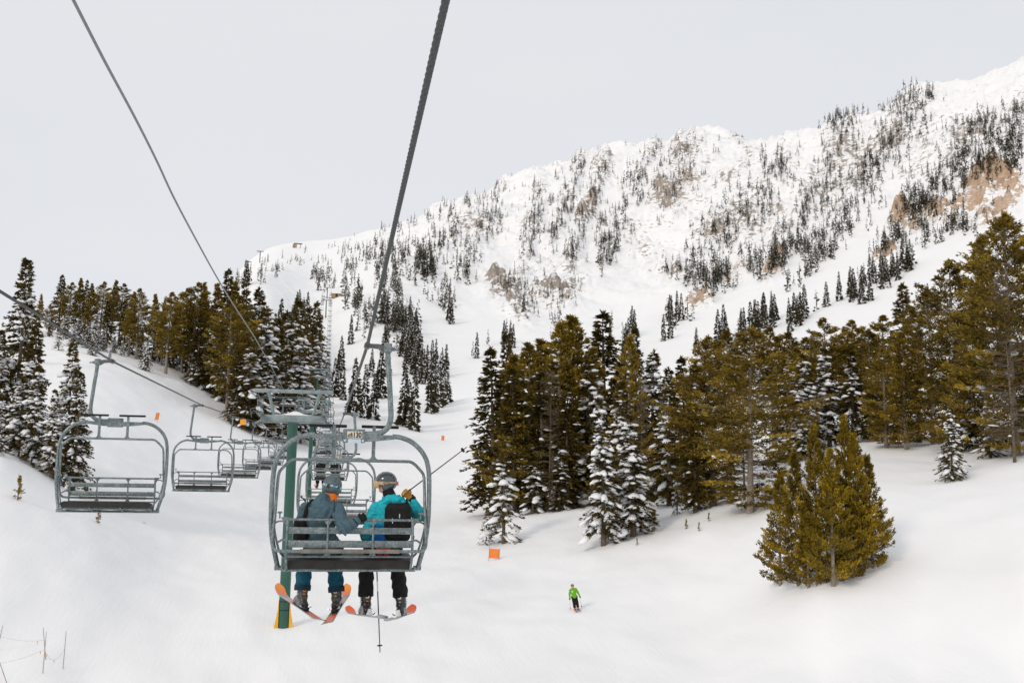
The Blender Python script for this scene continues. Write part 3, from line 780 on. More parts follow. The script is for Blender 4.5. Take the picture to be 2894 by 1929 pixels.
# the wood on the left hillside
G2 = 'trees of the wood on the left hillside'
wood = [
 ('pineB', 108, 832, 208, 0.9), ('pineA', 136, 860, 204, 0.9), ('firD', 164, 776, 214, 1.1), ('pineA', 190, 798, 206, 0.9), ('pineB', 220, 788, 208, 0.95), ('firD', 238, 792, 214, 0.8),
 ('pineB', 252, 803, 205, 0.9), ('pineA', 281, 795, 207, 0.9), ('pineB', 312, 793, 209, 0.95), ('pineA', 334, 801, 204, 0.9),
 ('firA', 246, 905, 184, 1.1), ('firB', 268, 880, 186, 1.1), ('firB', 292, 930, 188, 1.2), ('firA', 322, 950, 190, 1.2), ('firB', 345, 960, 188, 1.2), ('firS', 165, 930, 172, 1.1),
 ('pineB', 363, 826, 192, 0.9), ('pineA', 384, 816, 190, 0.9), ('firB', 395, 930, 192, 1.1), ('firC', 410, 955, 180, 0.9), ('pineB', 432, 834, 200, 0.9), ('pineB', 455, 850, 194, 0.8), ('pineA', 468, 826, 186, 0.9),
 ('pineB', 490, 860, 198, 0.8), ('pineA', 512, 814, 196, 0.9), ('pineA', 540, 798, 194, 0.95), ('pineB', 562, 803, 197, 0.9), ('firD', 555, 900, 188, 1.2), ('firC', 590, 900, 190, 1.1), ('pineB', 606, 806, 203, 0.9),
 ('firD', 632, 760, 210, 1.0), ('pineA', 640, 840, 170, 0.95), ('pineB', 655, 800, 200, 0.8), ('pineA', 668, 838, 185, 0.8), ('firD', 690, 818, 196, 1.1), ('firC', 722, 814, 200, 0.95),
 ('firC', 700, 960, 168, 1.15), ('firD', 668, 990, 167, 1.1), ('firC', 742, 865, 178, 1.1), ('firD', 770, 900, 180, 1.2), ('firC', 800, 880, 186, 1.0), ('firA', 828, 845, 190, 1.0), ('firB', 845, 930, 182, 1.1), ('firB', 745, 985, 170, 1.2), ('firA', 800, 985, 174, 1.1),
 ('firD', 872, 868, 250, 0.9), ('firD', 890, 852, 270, 0.9), ('firD', 858, 900, 230, 0.9), ('firC', 885, 940, 235, 0.9),
]
wood += [(k, x, yt, d, 1.1) for k, x, yt, d in (('firA', 205, 900, 182), ('firC', 222, 890, 190), ('firD', 300, 850, 198), ('firC', 262, 940, 176), ('firB', 310, 985, 178), ('firD', 350, 850, 200), ('firC', 375, 900, 196), ('firA', 430, 930, 196), ('firD', 450, 900, 200), ('firC', 480, 940, 196), ('firD', 525, 890, 200), ('firC', 570, 930, 192), ('firD', 610, 900, 190), ('firC', 640, 930, 186), ('firD', 495, 880, 205), ('firD', 580, 860, 205), ('firD', 140, 900, 200), ('firC', 180, 880, 200))]
words = {'pineA': 'golden brown pine', 'pineB': 'slim brown pine', 'firA': 'snow laden fir', 'firB': 'heavily snow laden fir', 'firC': 'snow dotted dark fir', 'firD': 'plain dark fir', 'firS': 'small snowy fir'}
ONES = 'first second third fourth fifth sixth seventh eighth ninth tenth eleventh twelfth thirteenth fourteenth fifteenth sixteenth seventeenth eighteenth nineteenth'.split()
TENS = {2: 'twent', 3: 'thirt', 4: 'fort', 5: 'fift', 6: 'sixt', 7: 'sevent'}
def ordinal(n): return ONES[n-1] if n < 20 else TENS[n//10] + ('ieth' if n % 10 == 0 else 'y-' + ONES[n % 10 - 1])
for i, (k, x, yt, d, wd) in enumerate(sorted(wood, key=lambda w: w[1])):
    plant_px(k, x, yt, d, f'{words[k]}, {ordinal(i+1)} tree from the left in the hillside wood', G2, wd*1.35)

# ---- trees of the far slopes: low detail copies for the larger, one mass for the rest
def far_template(seed, nk, ns, style='fir'):
    g = np.random.default_rng(seed); K = Kites(); Ht, Rad = 10.0, g.uniform(1.3, 1.9)
    t = np.sort(0.03+0.95*g.random(nk)); az = g.random(nk)*2*np.pi
    rad = Rad*((1-t)**0.85)*g.uniform(0.4, 1.0, nk)
    p = np.c_[np.cos(az)*rad*0.35, np.sin(az)*rad*0.35, t*Ht]
    d = np.c_[np.cos(az), np.sin(az), g.normal(-0.35, 0.3, nk)]
    q_ = 0.6 if nk > 100 else 1.0
    K.add(p, d, (rad*0.9+0.35)*(0.8 if nk > 100 else 1.0), (0.45+0.55*rad)*q_, 0.5+g.normal(0, 0.2, nk))
    K.add(np.array([[0, 0, Ht*0.9]]), np.array([[0, 0, 1.0]]), Ht*0.12, 0.25, 0.5)
    K.add(np.array([[0, 0, -0.5]]), np.array([[0, 0, 1.0]]), Ht, 0.35, 0.3)
    V, Fc, Tn = K.arrays(g)
    n0 = len(Fc)
    S = Kites(); i = g.choice(nk, ns, replace=False)
    S.add(p[i]*np.array([1.7, 1.7, 1])+np.array([0, 0, 0.10]), d[i]*np.array([1, 1, 0.3]), 0.35+0.5*rad[i], 0.25+0.2*rad[i], np.full(ns, 0.5))
    V2, F2, T2 = S.arrays(g)
    return np.r_[V, V2], np.r_[Fc, F2+len(V)], np.r_[Tn, T2], n0
MIDT = [far_template(500+i, 290, 60) for i in range(4)]
FART = [far_template(600+i, 34, 9) for i in range(6)]
def far_mesh(tpl):
    V, Fc, Tn, n0 = tpl
    me = np_mesh('far_conifer', V, Fc, smooth=False); set_tone(me, Tn)
    me.materials.append(M['needles_far']); me.materials.append(M['tree_snow'])
    mi = np.zeros(len(Fc), np.int32); mi[n0:] = 1; me.polygons.foreach_set('material_index', mi)
    return me
MIDM = [far_mesh(t) for t in MIDT]
spots = []
for bi, (poly, hw, n, hr) in enumerate(BANDS):
    seg = [math.dist(a, b) for a, b in zip(poly[:-1], poly[1:])]; tot = sum(seg)
    done = tries = 0; last = None
    while done < n and tries < n*6:
        tries += 1
        if last is not None and random.random() < 0.45:      # trees stand in small clusters, strung up and down the slope
            x = last[0] + random.gauss(0, 9); y = last[1] + random.gauss(0, 16)
        else:
            u = random.random()*tot
            for (a, b), L in zip(zip(poly[:-1], poly[1:]), seg):
                if u <= L: break
                u -= L
            t = min(1, u/L); nx, ny = -(b[1]-a[1])/L, (b[0]-a[0])/L; o_ = random.gauss(0, 0.55)*hw
            x = a[0]+(b[0]-a[0])*t+nx*o_; y = a[1]+(b[1]-a[1])*t+ny*o_; last = (x, y)
        if random.random() < 0.85 and any(s_ >= 0.9 and t_ >= 0.85 and seg_dist(np.array([x]), np.array([y-12.0]), pl_)[0] < hw_*1.0 for pl_, hw_, s_, t_ in ROCKS): continue
        P = ground_hit(x, y, 240.0)
        if P is None or math.hypot(P[0], P[1]) > 1500: continue
        if abs(P[0]+1.6) < 9 and P[1] < 620: continue           # the lift's own cleared strip
        d = float((P-CAM)@_fh); h = random.uniform(*hr)*random.uniform(0.75, 1.15)
        spots.append((h/d, P, h, bi)); done += 1
listed = [(963,1047,13),(955,1121,15),(944,1121,12),(1001,1167,15),(1030,1179,14),(1055,1185,12),(1075,1124,16),(1066,1124,11),(1141,1205,16),(1154,1205,12),(1170,1216,16),(1216,1167,16),(1228,1160,12),(1239,1150,14),(1253,1141,11),(1265,1136,9),(1249,1055,10),(1260,1063,12),(991,972,13),(1275,915,14),(1268,905,11),(970,1130,9),(1095,1060,12),(1050,1065,10),(2255,922,12),(2460,850,12),(1480,880,10)]
for x, y, h in listed:
    P = ground_hit(x, y, 180.0)
    if P is not None: spots.append((1.0 + h/100, P, h, (x, y)))
spots.sort(key=lambda s: -s[0])
NIND = 190
wordm = {0: 'dark conifer in the dense strip of wood right of the uphill cable', 1: 'dark conifer on the shoulder just right of the lift crest', 2: 'dark conifer low in the strip of wood right of the uphill cable',
 3: 'dark conifer on the right fringe of the strip of wood', 5: 'dark conifer crowding the left side of the lift line below the crest', 6: 'conifer on the skyline above the mogul run', 29: 'conifer in the thin row along the foot of the mountain at right', 30: 'conifer of the scattered row above the middle clump', 99: 'lone snow dusted conifer on the open slope right of the lift towers'}
lone_x = sorted(listed, key=lambda q: q[0])
def lone_label(b):
    i = [q[:2] for q in lone_x].index(b); return f'lone conifer on the open snow right of the lift line, {ordinal(i+1)} from the left'
for i, (k, P, h, bi) in enumerate(spots[:NIND]):
    o = bpy.data.objects.new('far_conifer', MIDM[i % 4]); COL.objects.link(o)
    s = h/10.0; o.location = P - np.array([0, 0, 0.2]); wdt = s*random.uniform(0.8, 1.15); o.scale = (wdt, wdt, s); o.rotation_euler = (0, 0, random.random()*6.28)
    lab = lone_label(bi) if isinstance(bi, tuple) else wordm.get(bi, 'small dark conifer among those dotted over the snowy mountain face')
    tag(o, lab, 'tree', 'lone conifers right of the lift line' if isinstance(bi, tuple) else 'conifers: ' + lab)
Vs, Fs, Ts, Ms = [], [], [], []; off = 0
for i, (k, P, h, bi) in enumerate(spots[NIND:]):
    V, Fc, Tn, n0 = FART[i % 6]
    s = h/10.0; a = random.random()*6.28; wdt = s*random.uniform(0.85, 1.3)
    v = V*np.array([wdt, wdt, s]); v = np.c_[v[:, 0]*math.cos(a)-v[:, 1]*math.sin(a), v[:, 0]*math.sin(a)+v[:, 1]*math.cos(a), v[:, 2]] + P
    Vs.append(v); Fs.append(Fc+off); off += len(v); Ts.append(np.clip(Tn+random.gauss(0, 0.15), 0, 1))
    mi = np.zeros(len(Fc), np.int32); mi[n0:] = 1; Ms.append(mi)
me = np_mesh('distant_conifers', np.concatenate(Vs), np.concatenate(Fs), smooth=False); set_tone(me, np.concatenate(Ts))
me.materials.append(M['needles_far']); me.materials.append(M['tree_snow']); me.polygons.foreach_set('material_index', np.concatenate(Ms))
o = link('distant_conifers', me); tag(o, 'mass of small dark conifers scattered over the far mountain face', 'forest', kind='stuff')
print('far trees', len(spots), {k: sum(len(c.data.polygons) for c in v.children) for k, v in T.items()})
# ------------------------------------------------------------------ lift hardware materials
def galv():
    mt, nt, b = new_mat('galvanised_steel')
    v = N(nt, 'ShaderNodeTexVoronoi'); v.inputs['Scale'].default_value = 55.0
    tc = N(nt, 'ShaderNodeTexCoord'); nt.links.new(tc.outputs['Object'], v.inputs['Vector'])
    n = noise(nt, 6.0, 5.0, 0.65)
    mxx = N(nt, 'ShaderNodeMixRGB'); mxx.inputs[0].default_value = 0.42
    nt.links.new(n.outputs[0], mxx.inputs[1]); nt.links.new(v.outputs['Color'], mxx.inputs[2])
    r = ramp(nt, [(0.25, (0.085, 0.108, 0.112)), (0.5, (0.18, 0.215, 0.22)), (0.8, (0.33, 0.37, 0.375))], mxx.outputs[0])
    nt.links.new(r.outputs[0], b.inputs['Base Color'])
    b.inputs['Metallic'].default_value = 0.55; b.inputs['Roughness'].default_value = 0.48
    bump(nt, b, n.outputs[0], 0.15, 0.004)
    return mt
M['galv'] = galv()
M['paint_grey'] = simple('grey_green_steel', (0.25, 0.30, 0.30), 0.5, 0.3, 0.25, 3.0)
M['cast'] = simple('cast_iron', (0.115, 0.125, 0.12), 0.5, 0.6, 0.25, 20.0, 0.3, 0.003)
M['green'] = simple('green_paint', (0.020, 0.092, 0.066), 0.42, 0.0, 0.14, 1.2, spec=0.5)
M['rubber'] = simple('black_rubber', (0.018, 0.017, 0.016), 0.75, 0, 0.25, 20.0, 0.2, 0.003, spec=0.3)
M['cushion'] = simple('seat_vinyl', (0.022, 0.021, 0.018), 0.62, 0, 0.4, 7.0, 0.35, 0.012, spec=0.35)
M['rusty'] = simple('weathered_sleeve', (0.20, 0.19, 0.17), 0.7, 0.2, 0.35, 9.0, 0.2, 0.003)
M['rope'] = simple('wire_rope', (0.07, 0.077, 0.078), 0.6, 0.3, 0.35, 60.0)
M['comm'] = simple('comm_line', (0.20, 0.215, 0.225), 0.6, 0.2, 0.2, 30.0)
M['plate'] = simple('sign_ivory', (0.62, 0.58, 0.46), 0.5, 0, 0.1, 20.0)
M['ink'] = simple('sign_black', (0.012, 0.011, 0.010), 0.6, 0, 0.2, 20.0)
M['zinc'] = simple('bright_zinc', (0.62, 0.70, 0.75), 0.3, 0.7, 0.2, 20.0)
M['orange'] = simple('orange_plastic', (0.83, 0.23, 0.04), 0.6, 0, 0.08, 4.0)
M['amber'] = simple('amber_plate', (0.90, 0.36, 0.02), 0.5, 0, 0.05, 4.0)
M['yellow'] = simple('yellow_pad', (0.80, 0.42, 0.02), 0.7, 0, 0.12, 3.0, 0.3, 0.02)
M['bamboo'] = simple('bamboo_pole', (0.34, 0.29, 0.27), 0.7, 0, 0.2, 5.0)
M['rope_thin'] = simple('fence_rope', (0.50, 0.42, 0.38), 0.8, 0, 0.2, 5.0)
M['wood'] = simple('tan_wood', (0.36, 0.22, 0.11), 0.7, 0, 0.25, 3.0)
M['wire_white'] = simple('snow_on_steel', (0.84, 0.855, 0.88), 0.75, 0, 0.03, 4.0, 0.4, 0.03)

XU, XD, XT = 0.49, -3.95, -1.73            # uphill rope, return rope, towers
TOWERS = [(57.0, 13.46), (140.0, 19.8), (186.0, 29.4), (256.0, 39.8), (520.0, 105.0), (598.0, 127.0)]
up_pts = [(-14, 13.9), (0, 12.62), (5.2, 12.28), (12.6, 11.745), (25.8, 11.80), (39.2, 12.0), (52.6, 13.0), (57.0, 13.46)]
dn_pts = [(-14, 13.2), (0, 12.5), (12.0, 12.27), (19.6, 12.22), (33.9, 12.50), (48.2, 13.02), (57.0, 13.46)]
def sag_to(pts):
    out = list(pts)
    for (u0, z0), (u1, z1) in zip(TOWERS[:-1], TOWERS[1:]):
        L = u1-u0; sg = 1.15*(L/83.0)**1.3 if L < 200 else 9.0
        for k in range(1, 13):
            t = k/12; out.append((u0+L*t, z0+(z1-z0)*t - 4*sg*t*(1-t)))
    return out
UPC, DNC = sag_to(up_pts), sag_to(dn_pts)
def cable_z(c, u): return float(np.interp(u, [p[0] for p in c], [p[1] for p in c]))

def rope_obj(name, x, c, label, near=16.0):
    root = empty(name, (x, 0, 12))
    # near stretch: six laid strands; beyond: plain
    V, Fc = [], []; us = np.arange(-14, near, 0.0125); nl = 24
    for i, u in enumerate(us):
        z = cable_z(c, u)
        for k in range(nl):
            a = 2*math.pi*k/nl; rr = 0.0215 - 0.0085*(1-abs(math.sin(3*(a + u*2*math.pi/0.42))))**1.5
            V.append((rr*math.cos(a), u, z-12+rr*math.sin(a)))
    V = np.array(V); n = len(us); i = np.arange(n-1)[:, None]; k = np.arange(nl)[None, :]; k2 = (k+1) % nl
    Fq = np.stack([i*nl+k, i*nl+k2, (i+1)*nl+k2, (i+1)*nl+k], -1).reshape(-1, 4)
    link('laid_strands', np_mesh('laid_strands', V, Fq), root, M['rope'])
    pts = [(0, near-0.012, cable_z(c, near-0.012)-12)] + [(0, u, z-12) for u, z in c if u > near]
    MB().tube(pts, 0.0195, 8).build('far_run', M['rope'], root)
    return tag(root, label, 'cable')
rope_obj('haul_cable', XU, UPC, 'thick grey steel haul rope running uphill over the chair with two riders')
rope_obj('haul_cable', XD, DNC, 'grey steel return rope with the empty chairs on the left', 14.0)
def on_plane(px, py, x):
    d = ray(px, py); return CAM + d*((x-CAM[0])/d[0])
cpx = [(207,0),(295,172),(381,332),(443,455),(492,560),(554,677),(615,787),(664,867),(738,984)]
cpts = [on_plane(x, y, -2.33) for x, y in cpx] + [np.array([-2.33, 57.0, 15.22])]
cpts = [2*cpts[0]-cpts[1], *cpts]; cpts = [cpts[0]+(cpts[0]-cpts[1])*3] + cpts
cmo = MB().tube([p-np.array([-2.33, 0, 14.5]) for p in smooth_path(cpts, 6)], 0.0155, 8).build('comm_cable', M['comm'])
cmo.location = (-2.33, 0, 14.5); tag(cmo, 'pale thin cable swooping down to the top beam of the nearest tower', 'cable')

# ------------------------------------------------------------------ the chair
def text_mesh(txt, size, name):
    cu = bpy.data.curves.new(name, 'FONT'); cu.body = txt; cu.size = size; cu.extrude = 0.0012; cu.align_x = 'LEFT'; cu.offset = size*0.03
    to = bpy.data.objects.new(name, cu); COL.objects.link(to)
    dg = bpy.context.evaluated_depsgraph_get(); me = bpy.data.meshes.new_from_object(to.evaluated_get(dg))
    bpy.data.objects.remove(to); bpy.data.curves.remove(cu); return me
BAIL_L = [(-0.50,0,0.02),(-0.60,0,0.012),(-0.74,0,-0.035),(-0.86,0,-0.125),(-0.945,0.0,-0.24),(-0.985,0.0,-0.37),(-1.0,0,-0.52),(-1.005,0,-0.80),(-1.0,0.01,-1.04),(-0.972,0.03,-1.27),(-0.925,0.08,-1.47),(-0.888,0.11,-1.615)]
BAR_L = [(-0.70,0.10,-0.285),(-0.76,0.10,-0.29),(-0.82,0.095,-0.325),(-0.905,0.085,-0.41),(-0.935,0.07,-0.47),(-0.945,0.04,-0.62),(-0.952,-0.02,-0.92),(-0.962,-0.09,-1.15),(-0.965,-0.16,-1.27),(-0.95,-0.20,-1.335),(-0.90,-0.225,-1.372),(-0.78,-0.23,-1.378)]
def mirror(p): return [(-x, y, z) for x, y, z in p]
def make_chair(number=None):
    root = empty('chairlift_chair')
    # hanger tube with grip
    hang = smooth_path([(0.402,0,1.10),(0.415,0,0.92),(0.435,0,0.73),(0.462,0,0.42),(0.472,0,0.27),(0.455,0,0.17),(0.40,0,0.095),(0.30,0,0.052),(0.12,0,0.04)], 5)
    MB().tube(hang, 0.036, 12).build('hanger_arm', M['galv'], root)
    g = MB(); g.box((0.402,0,1.135), (0.105,0.11,0.115), bev=0.012); g.disc((0.47,0,1.125), (1,0,0), 0.025, 0.05, 10); g.disc((0.515,0,1.12), (1,0,0), 0.012, 0.07, 8)
    grip = g.build('grip_block', M['galv'], root)
    j = MB(); j.prism([(0.352,1.075),(0.35,1.165),(0.28,1.178),(0.18,1.178),(0.11,1.172),(0.09,1.150),(0.12,1.128),(0.20,1.128),(0.28,1.122)], -0.045, 0.045)
    j.disc((0.13,0,1.155), (0,1,0), 0.043, 0.16, 12)
    j.build('cable_grip', M['cast'], root)
    # hub plate, bolts
    h = MB(); h.box((0,-0.012,0.015), (0.285,0.075,0.168), bev=0.01); hub = h.build('hub_plate', M['galv'], root)
    for bx in (-0.115, 0.115, 0.0):
        MB().disc((bx,-0.057,-0.045), (0,1,0), 0.015, 0.016, 8).build('bolt', M['zinc'], hub)
    # bail: fish-bellied top bar, side tubes
    top = MB(); top.prism([(-0.53,0.035),(0.53,0.035),(0.53,-0.016),(0.2,-0.052),(-0.2,-0.052),(-0.53,-0.016)], -0.030, 0.034)
    for P in (BAIL_L, mirror(BAIL_L)):
        top.tube(smooth_path(P, 4), 0.031, 12)
    top.build('bail_frame', M['galv'], root)
    # restraint bar raised overhead, its lower loop behind the backrest
    bar = MB(); sp = smooth_path(BAR_L, 4)
    bar.tube([(-0.70,0.10,-0.285),(0.70,0.10,-0.285)], 0.0205, 10, caps=False)
    for P in (sp, mirror(sp)): bar.tube(P, 0.0205, 10)
    sb = bar.build('safety_bar', M['galv'], root)
    MB().tube([(-0.62,-0.232,-1.378),(0.62,-0.232,-1.378)], 0.026, 10).build('counter_sleeve', M['rusty'], sb)
    MB().tube([(-0.80,-0.23,-1.378),(0.80,-0.23,-1.378)], 0.0195, 10).build('loop_tube', M['galv'], sb)
    for x in (-0.255, 0.265):
        st = MB(); st.prism([(x-0.024,-0.23),(x-0.021,0.15),(x+0.021,0.15),(x+0.024,-0.23),(x+0.035,-0.25),(x+0.06,-0.268),(x-0.06,-0.268),(x-0.035,-0.25)], 0.088, 0.112)
        st.build('bar_stem', M['galv'], sb)
    for x0 in (-0.335, 0.345):
        fr = MB(); fr.tube([(x0-0.245,0.125,0.143),(x0-0.235,0.125,0.143),(x0+0.235,0.125,0.141),(x0+0.245,0.125,0.141)], [0.012,0.020,0.020,0.012], 10)
        fr.build('footrest', M['rubber'], sb)
    # backrest
    bk = MB()
    bk.tube([(-0.80,-0.13,-1.01),(0.80,-0.13,-1.01)], 0.0165, 8)
    bk.tube([(-0.80,-0.165,-1.445),(0.80,-0.165,-1.445)], 0.0135, 8)
    for x in (-0.285, 0.285):
        bk.tube([(x,-0.135,-1.01),(x,-0.155,-1.30),(x,-0.166,-1.445)], 0.0135, 8)
        for zz, sgn in ((-1.025, -1), (-1.432, 1)): bk.prism([(x-0.045,zz),(x+0.045,zz),(x+0.014,zz+sgn*0.045),(x-0.014,zz+sgn*0.045)], -0.145 if sgn < 0 else -0.172, -0.13 if sgn < 0 else -0.158)
    for s in (-1, 1):
        x = s*0.79
        bk.tube([(x,-0.13,-1.0),(x,-0.16,-1.44),(x-s*0.012,-0.10,-1.60)], 0.017, 8)
        bk.prism([(x-s*0.02,-0.985),(x+s*0.085,-0.985),(x+s*0.02,-1.075),(x-s*0.02,-1.15)], -0.14, -0.125)
        bk.tube(smooth_path([(x+s*0.05,-0.12,-1.03),(x+s*0.11,-0.08,-1.035),(x+s*0.165,-0.03,-1.06),(x+s*0.20,0.0,-1.10)], 4), 0.012, 6)
        bk.tube(smooth_path([(x,-0.15,-1.26),(x+s*0.05,-0.11,-1.25),(x+s*0.11,-0.04,-1.285)], 4), 0.013, 6)
        bk.tube(smooth_path([(x+s*0.185,0.02,-1.02),(x+s*0.15,0.02,-1.20),(x+s*0.10,0.08,-1.38),(x+s*0.055,0.2,-1.46),(x+s*0.05,0.36,-1.49)], 4), 0.014, 8)
        bk.disc((x+s*0.10,-0.10,-0.965), (0,0,1), 0.010, 0.07, 6); bk.disc((x+s*0.10,-0.10,-0.928), (1,0,0), 0.014, 0.06, 6)
    bk.build('back_frame', M['galv'], root)
    for z0, z1, yy in ((-1.10,-1.178,-0.148), (-1.256,-1.340,-0.160)):
        sl = MB(); sl.box((0,yy+0.012,(z0+z1)/2), (1.555,0.010,z0-z1), bev=0.003); sl.build('back_slat', M['galv'], root)
    # seat: sagging vinyl cushion tilted back, steel underframe
    se = MB(); nx, ny = 26, 7; V = []; Fc = []
    for iy in range(ny):
        fy = iy/(ny-1); y = -0.10 + 0.50*fy
        for ix in range(nx):
            fx = ix/(nx-1)*2-1; x = fx*0.80
            dip = 0.022*math.cos(fx*1.5*math.pi)**2*math.sin(math.pi*fy)
            edge = 0.025*(max(0, abs(fx)-0.93)/0.07)**2
            V.append((x, y, -1.492 + 0.075*fy + 0.02*math.sin(math.pi*fy) - dip - edge))
    nt_ = len(V)
    for iy in range(ny):
        fy = iy/(ny-1); y = -0.10 + 0.50*fy
        for ix in range(nx):
            fx = ix/(nx-1)*2-1; V.append((fx*0.795, y+0.004, -1.592 + 0.075*fy - 0.018*abs(math.sin(fx*1.5*math.pi))*math.sin(math.pi*min(1, fy+0.15))))
    for b0, fl in ((0, 0), (nt_, 1)):
        for iy in range(ny-1):
            for ix in range(nx-1):
                q = (b0+iy*nx+ix, b0+iy*nx+ix+1, b0+(iy+1)*nx+ix+1, b0+(iy+1)*nx+ix); Fc.append(q if not fl else q[::-1])
    rim = [ix for ix in range(nx)] + [iy*nx+nx-1 for iy in range(1, ny)] + [(ny-1)*nx+ix for ix in range(nx-2, -1, -1)] + [iy*nx for iy in range(ny-2, 0, -1)]
    for a, b in zip(rim, rim[1:]+rim[:1]): Fc.append((b, a, a+nt_, b+nt_))
    se.add(V, Fc); se.build('seat_cushion', M['cushion'], root, auto=50)
    sf = MB()
    sf.tube([(-0.84,-0.09,-1.615),(0.84,-0.09,-1.615)], 0.014, 8); sf.tube([(-0.88,0.13,-1.612),(0.88,0.13,-1.612)], 0.018, 8); sf.tube([(-0.84,0.36,-1.55),(0.84,0.36,-1.55)], 0.014, 8)
    for x in (-0.80, -0.275, 0.275, 0.80): sf.tube([(x,-0.10,-1.618),(x,0.13,-1.604),(x,0.41,-1.535)], 0.014, 6)
    for s in (-1, 1): sf.disc((s*0.885,0.115,-1.60), (1,0,0), 0.03, 0.10, 10)
    sf.build('seat_frame', M['galv'], root)
    if number:
        pl = MB(); pl.box((0.008,-0.053,0.028), (0.192,0.004,0.084)); p_ = pl.build('number_plate', M['plate'], root, smooth=False)
        me = text_mesh(number, 0.088, 'number'); o = link('number', me, p_, M['ink'])
        o.rotation_euler = (math.pi/2, 0, 0)
        xs = [v.co.x for v in me.vertices]; sx = 0.098/(max(xs)-min(xs)); o.scale = (sx, 1.05, 1); o.location = (-0.002 - min(xs)*sx, -0.0565, -0.004)
        # emblem left of the number: peaks over a half round sun with rings
        e = MB(); y0, y1 = -0.0575, -0.0552; cx = -0.051; cz = -0.006
        e.prism([(cx-0.031,cz),(cx-0.031,0.020),(cx-0.022,0.034),(cx-0.014,0.026),(cx-0.004,0.044),(cx+0.006,0.034),(cx+0.018,0.058),(cx+0.031,0.038),(cx+0.031,cz)], y0, y1)
        e.build('emblem', M['ink'], p_, smooth=False)
        e = MB(); A = [math.pi*k/14 for k in range(15)]
        for r0, r1 in ((0.008, 0.012), (0.0185, 0.0235)):
            e.prism([(cx+r1*math.cos(a), cz+0.001+r1*math.sin(a)) for a in A] + [(cx+r0*math.cos(a), cz+0.001+r0*math.sin(a)) for a in reversed(A)], y0-0.0015, y0-0.0002)
        e.prism([(cx-0.031,0.0225),(cx-0.010,0.026),(cx+0.010,0.027),(cx+0.031,0.033),(cx+0.031,0.030),(cx+0.010,0.024),(cx-0.010,0.0235),(cx-0.031,0.0195)], y0-0.0015, y0-0.0002)
        e.build('emblem_rings', M['plate'], p_, smooth=False)
        MB().box((0.008,-0.0515,-0.048), (0.165,0.004,0.05)).build('reflective_strip', M['zinc'], p_, smooth=False)
    return root
GRIP = np.array([0.13, 0.0, 1.155])
CHX = 0.955
def hang_chair(root, u, up, swing=0.0, label=None, group=None):
    x, c = (XU, UPC) if up else (XD, DNC)
    z = cable_z(c, u); s = 1 if up else -1
    off = GRIP*np.array([s*CHX, s, 1.0]); root.scale = (CHX, 1, 1)
    root.location = (x-off[0], u, z-off[2]); root.rotation_euler = (swing, 0, 0 if up else math.pi)
    for k in ('label', 'category', 'group'):
        if k in root: del root[k]
    return tag(root, label, 'chair', group)
chair1 = make_chair('130')
hang_chair(chair1, 12.6, True, 0, 'grey metal triple chair with plate 130 carrying two riders')
plain = make_chair(None)
ups = [12.6+13.3*k for k in range(1, 44)]; dns = [19.6+14.3*k for k in range(0, 42)]
chair2 = make_chair('131'); hang_chair(chair2, 25.8, True, 0, 'empty grey metal chair right behind the heads of the two near riders')
# simplified chair for the far stretches, where parts no longer show
def make_far_chair():
    root = empty('chairlift_chair')
    f = MB(); f.tube([(0.13,0,1.155),(0.40,0,1.13)], 0.04, 4); f.tube([(0.40,0,1.1),(0.47,0,0.35),(0.40,0,0.08),(0,0,0)], 0.04, 4)
    for s in (-1, 1): f.tube([(0,0,0),(s*0.7,0,0),(s*0.95,0,-0.25),(s*1.0,0,-0.9),(s*0.9,0.1,-1.6)], 0.035, 4)
    f.tube([(-0.93,0.08,-0.45),(-0.75,0.08,-0.28),(0.75,0.08,-0.28),(0.93,0.08,-0.45)], 0.025, 4); f.tube([(-0.57,0.1,0.14),(0.57,0.1,0.14)], 0.02, 4)
    for z in (-1.01, -1.14, -1.30, -1.44): f.box((0,-0.14,z), (1.6,0.02,0.05 if z in (-1.01, -1.44) else 0.085))
    f.build('chair_frame', M['galv'], root)
    MB().box((0,0.15,-1.53), (1.6,0.48,0.10)).build('seat_cushion', M['cushion'], root)
    return root
farc = make_far_chair()
first_plain = [True]; first_far = [True]
CH = {1: chair1, 2: chair2}
ordn = ['nearest', 'second', 'third', 'fourth', 'fifth', 'sixth', 'seventh', 'eighth', 'ninth']
def next_chair(u):
    if u < 125:
        if first_plain[0]: first_plain[0] = False; return plain
        return copy_tree(plain)
    if first_far[0]: first_far[0] = False; return farc
    return copy_tree(farc)
upl = {3: 'empty metal chair on the uphill rope, third one ahead', 4: 'chair on the uphill rope carrying two riders in black', 5: 'chair on the uphill rope just past the nearest tower', 6: 'chair on the uphill rope, second past the nearest tower', 7: 'chair on the uphill rope, third past the nearest tower', 8: 'chair on the uphill rope, fourth past the nearest tower', 9: 'chair on the uphill rope, fifth past the nearest tower'}
for k, u in enumerate(ups[1:], 3):
    if u > 590: break
    far = u >= 125
    CH[k] = hang_chair(next_chair(u), u, True, 0, upl.get(k, 'tiny far chair on the uphill rope climbing to the crest'), 'far chairs on the uphill rope' if far else None)
for k, u in enumerate(dns):
    if u > 590: break
    far = u >= 125
    hang_chair(next_chair(u), u, False, R(-1.5) if k < 3 else 0, (f'empty metal chair on the return rope, {ordn[k]} from the left' if k < 8 else 'tiny far chair on the return rope coming down from the crest'), 'far chairs on the return rope' if far else None)

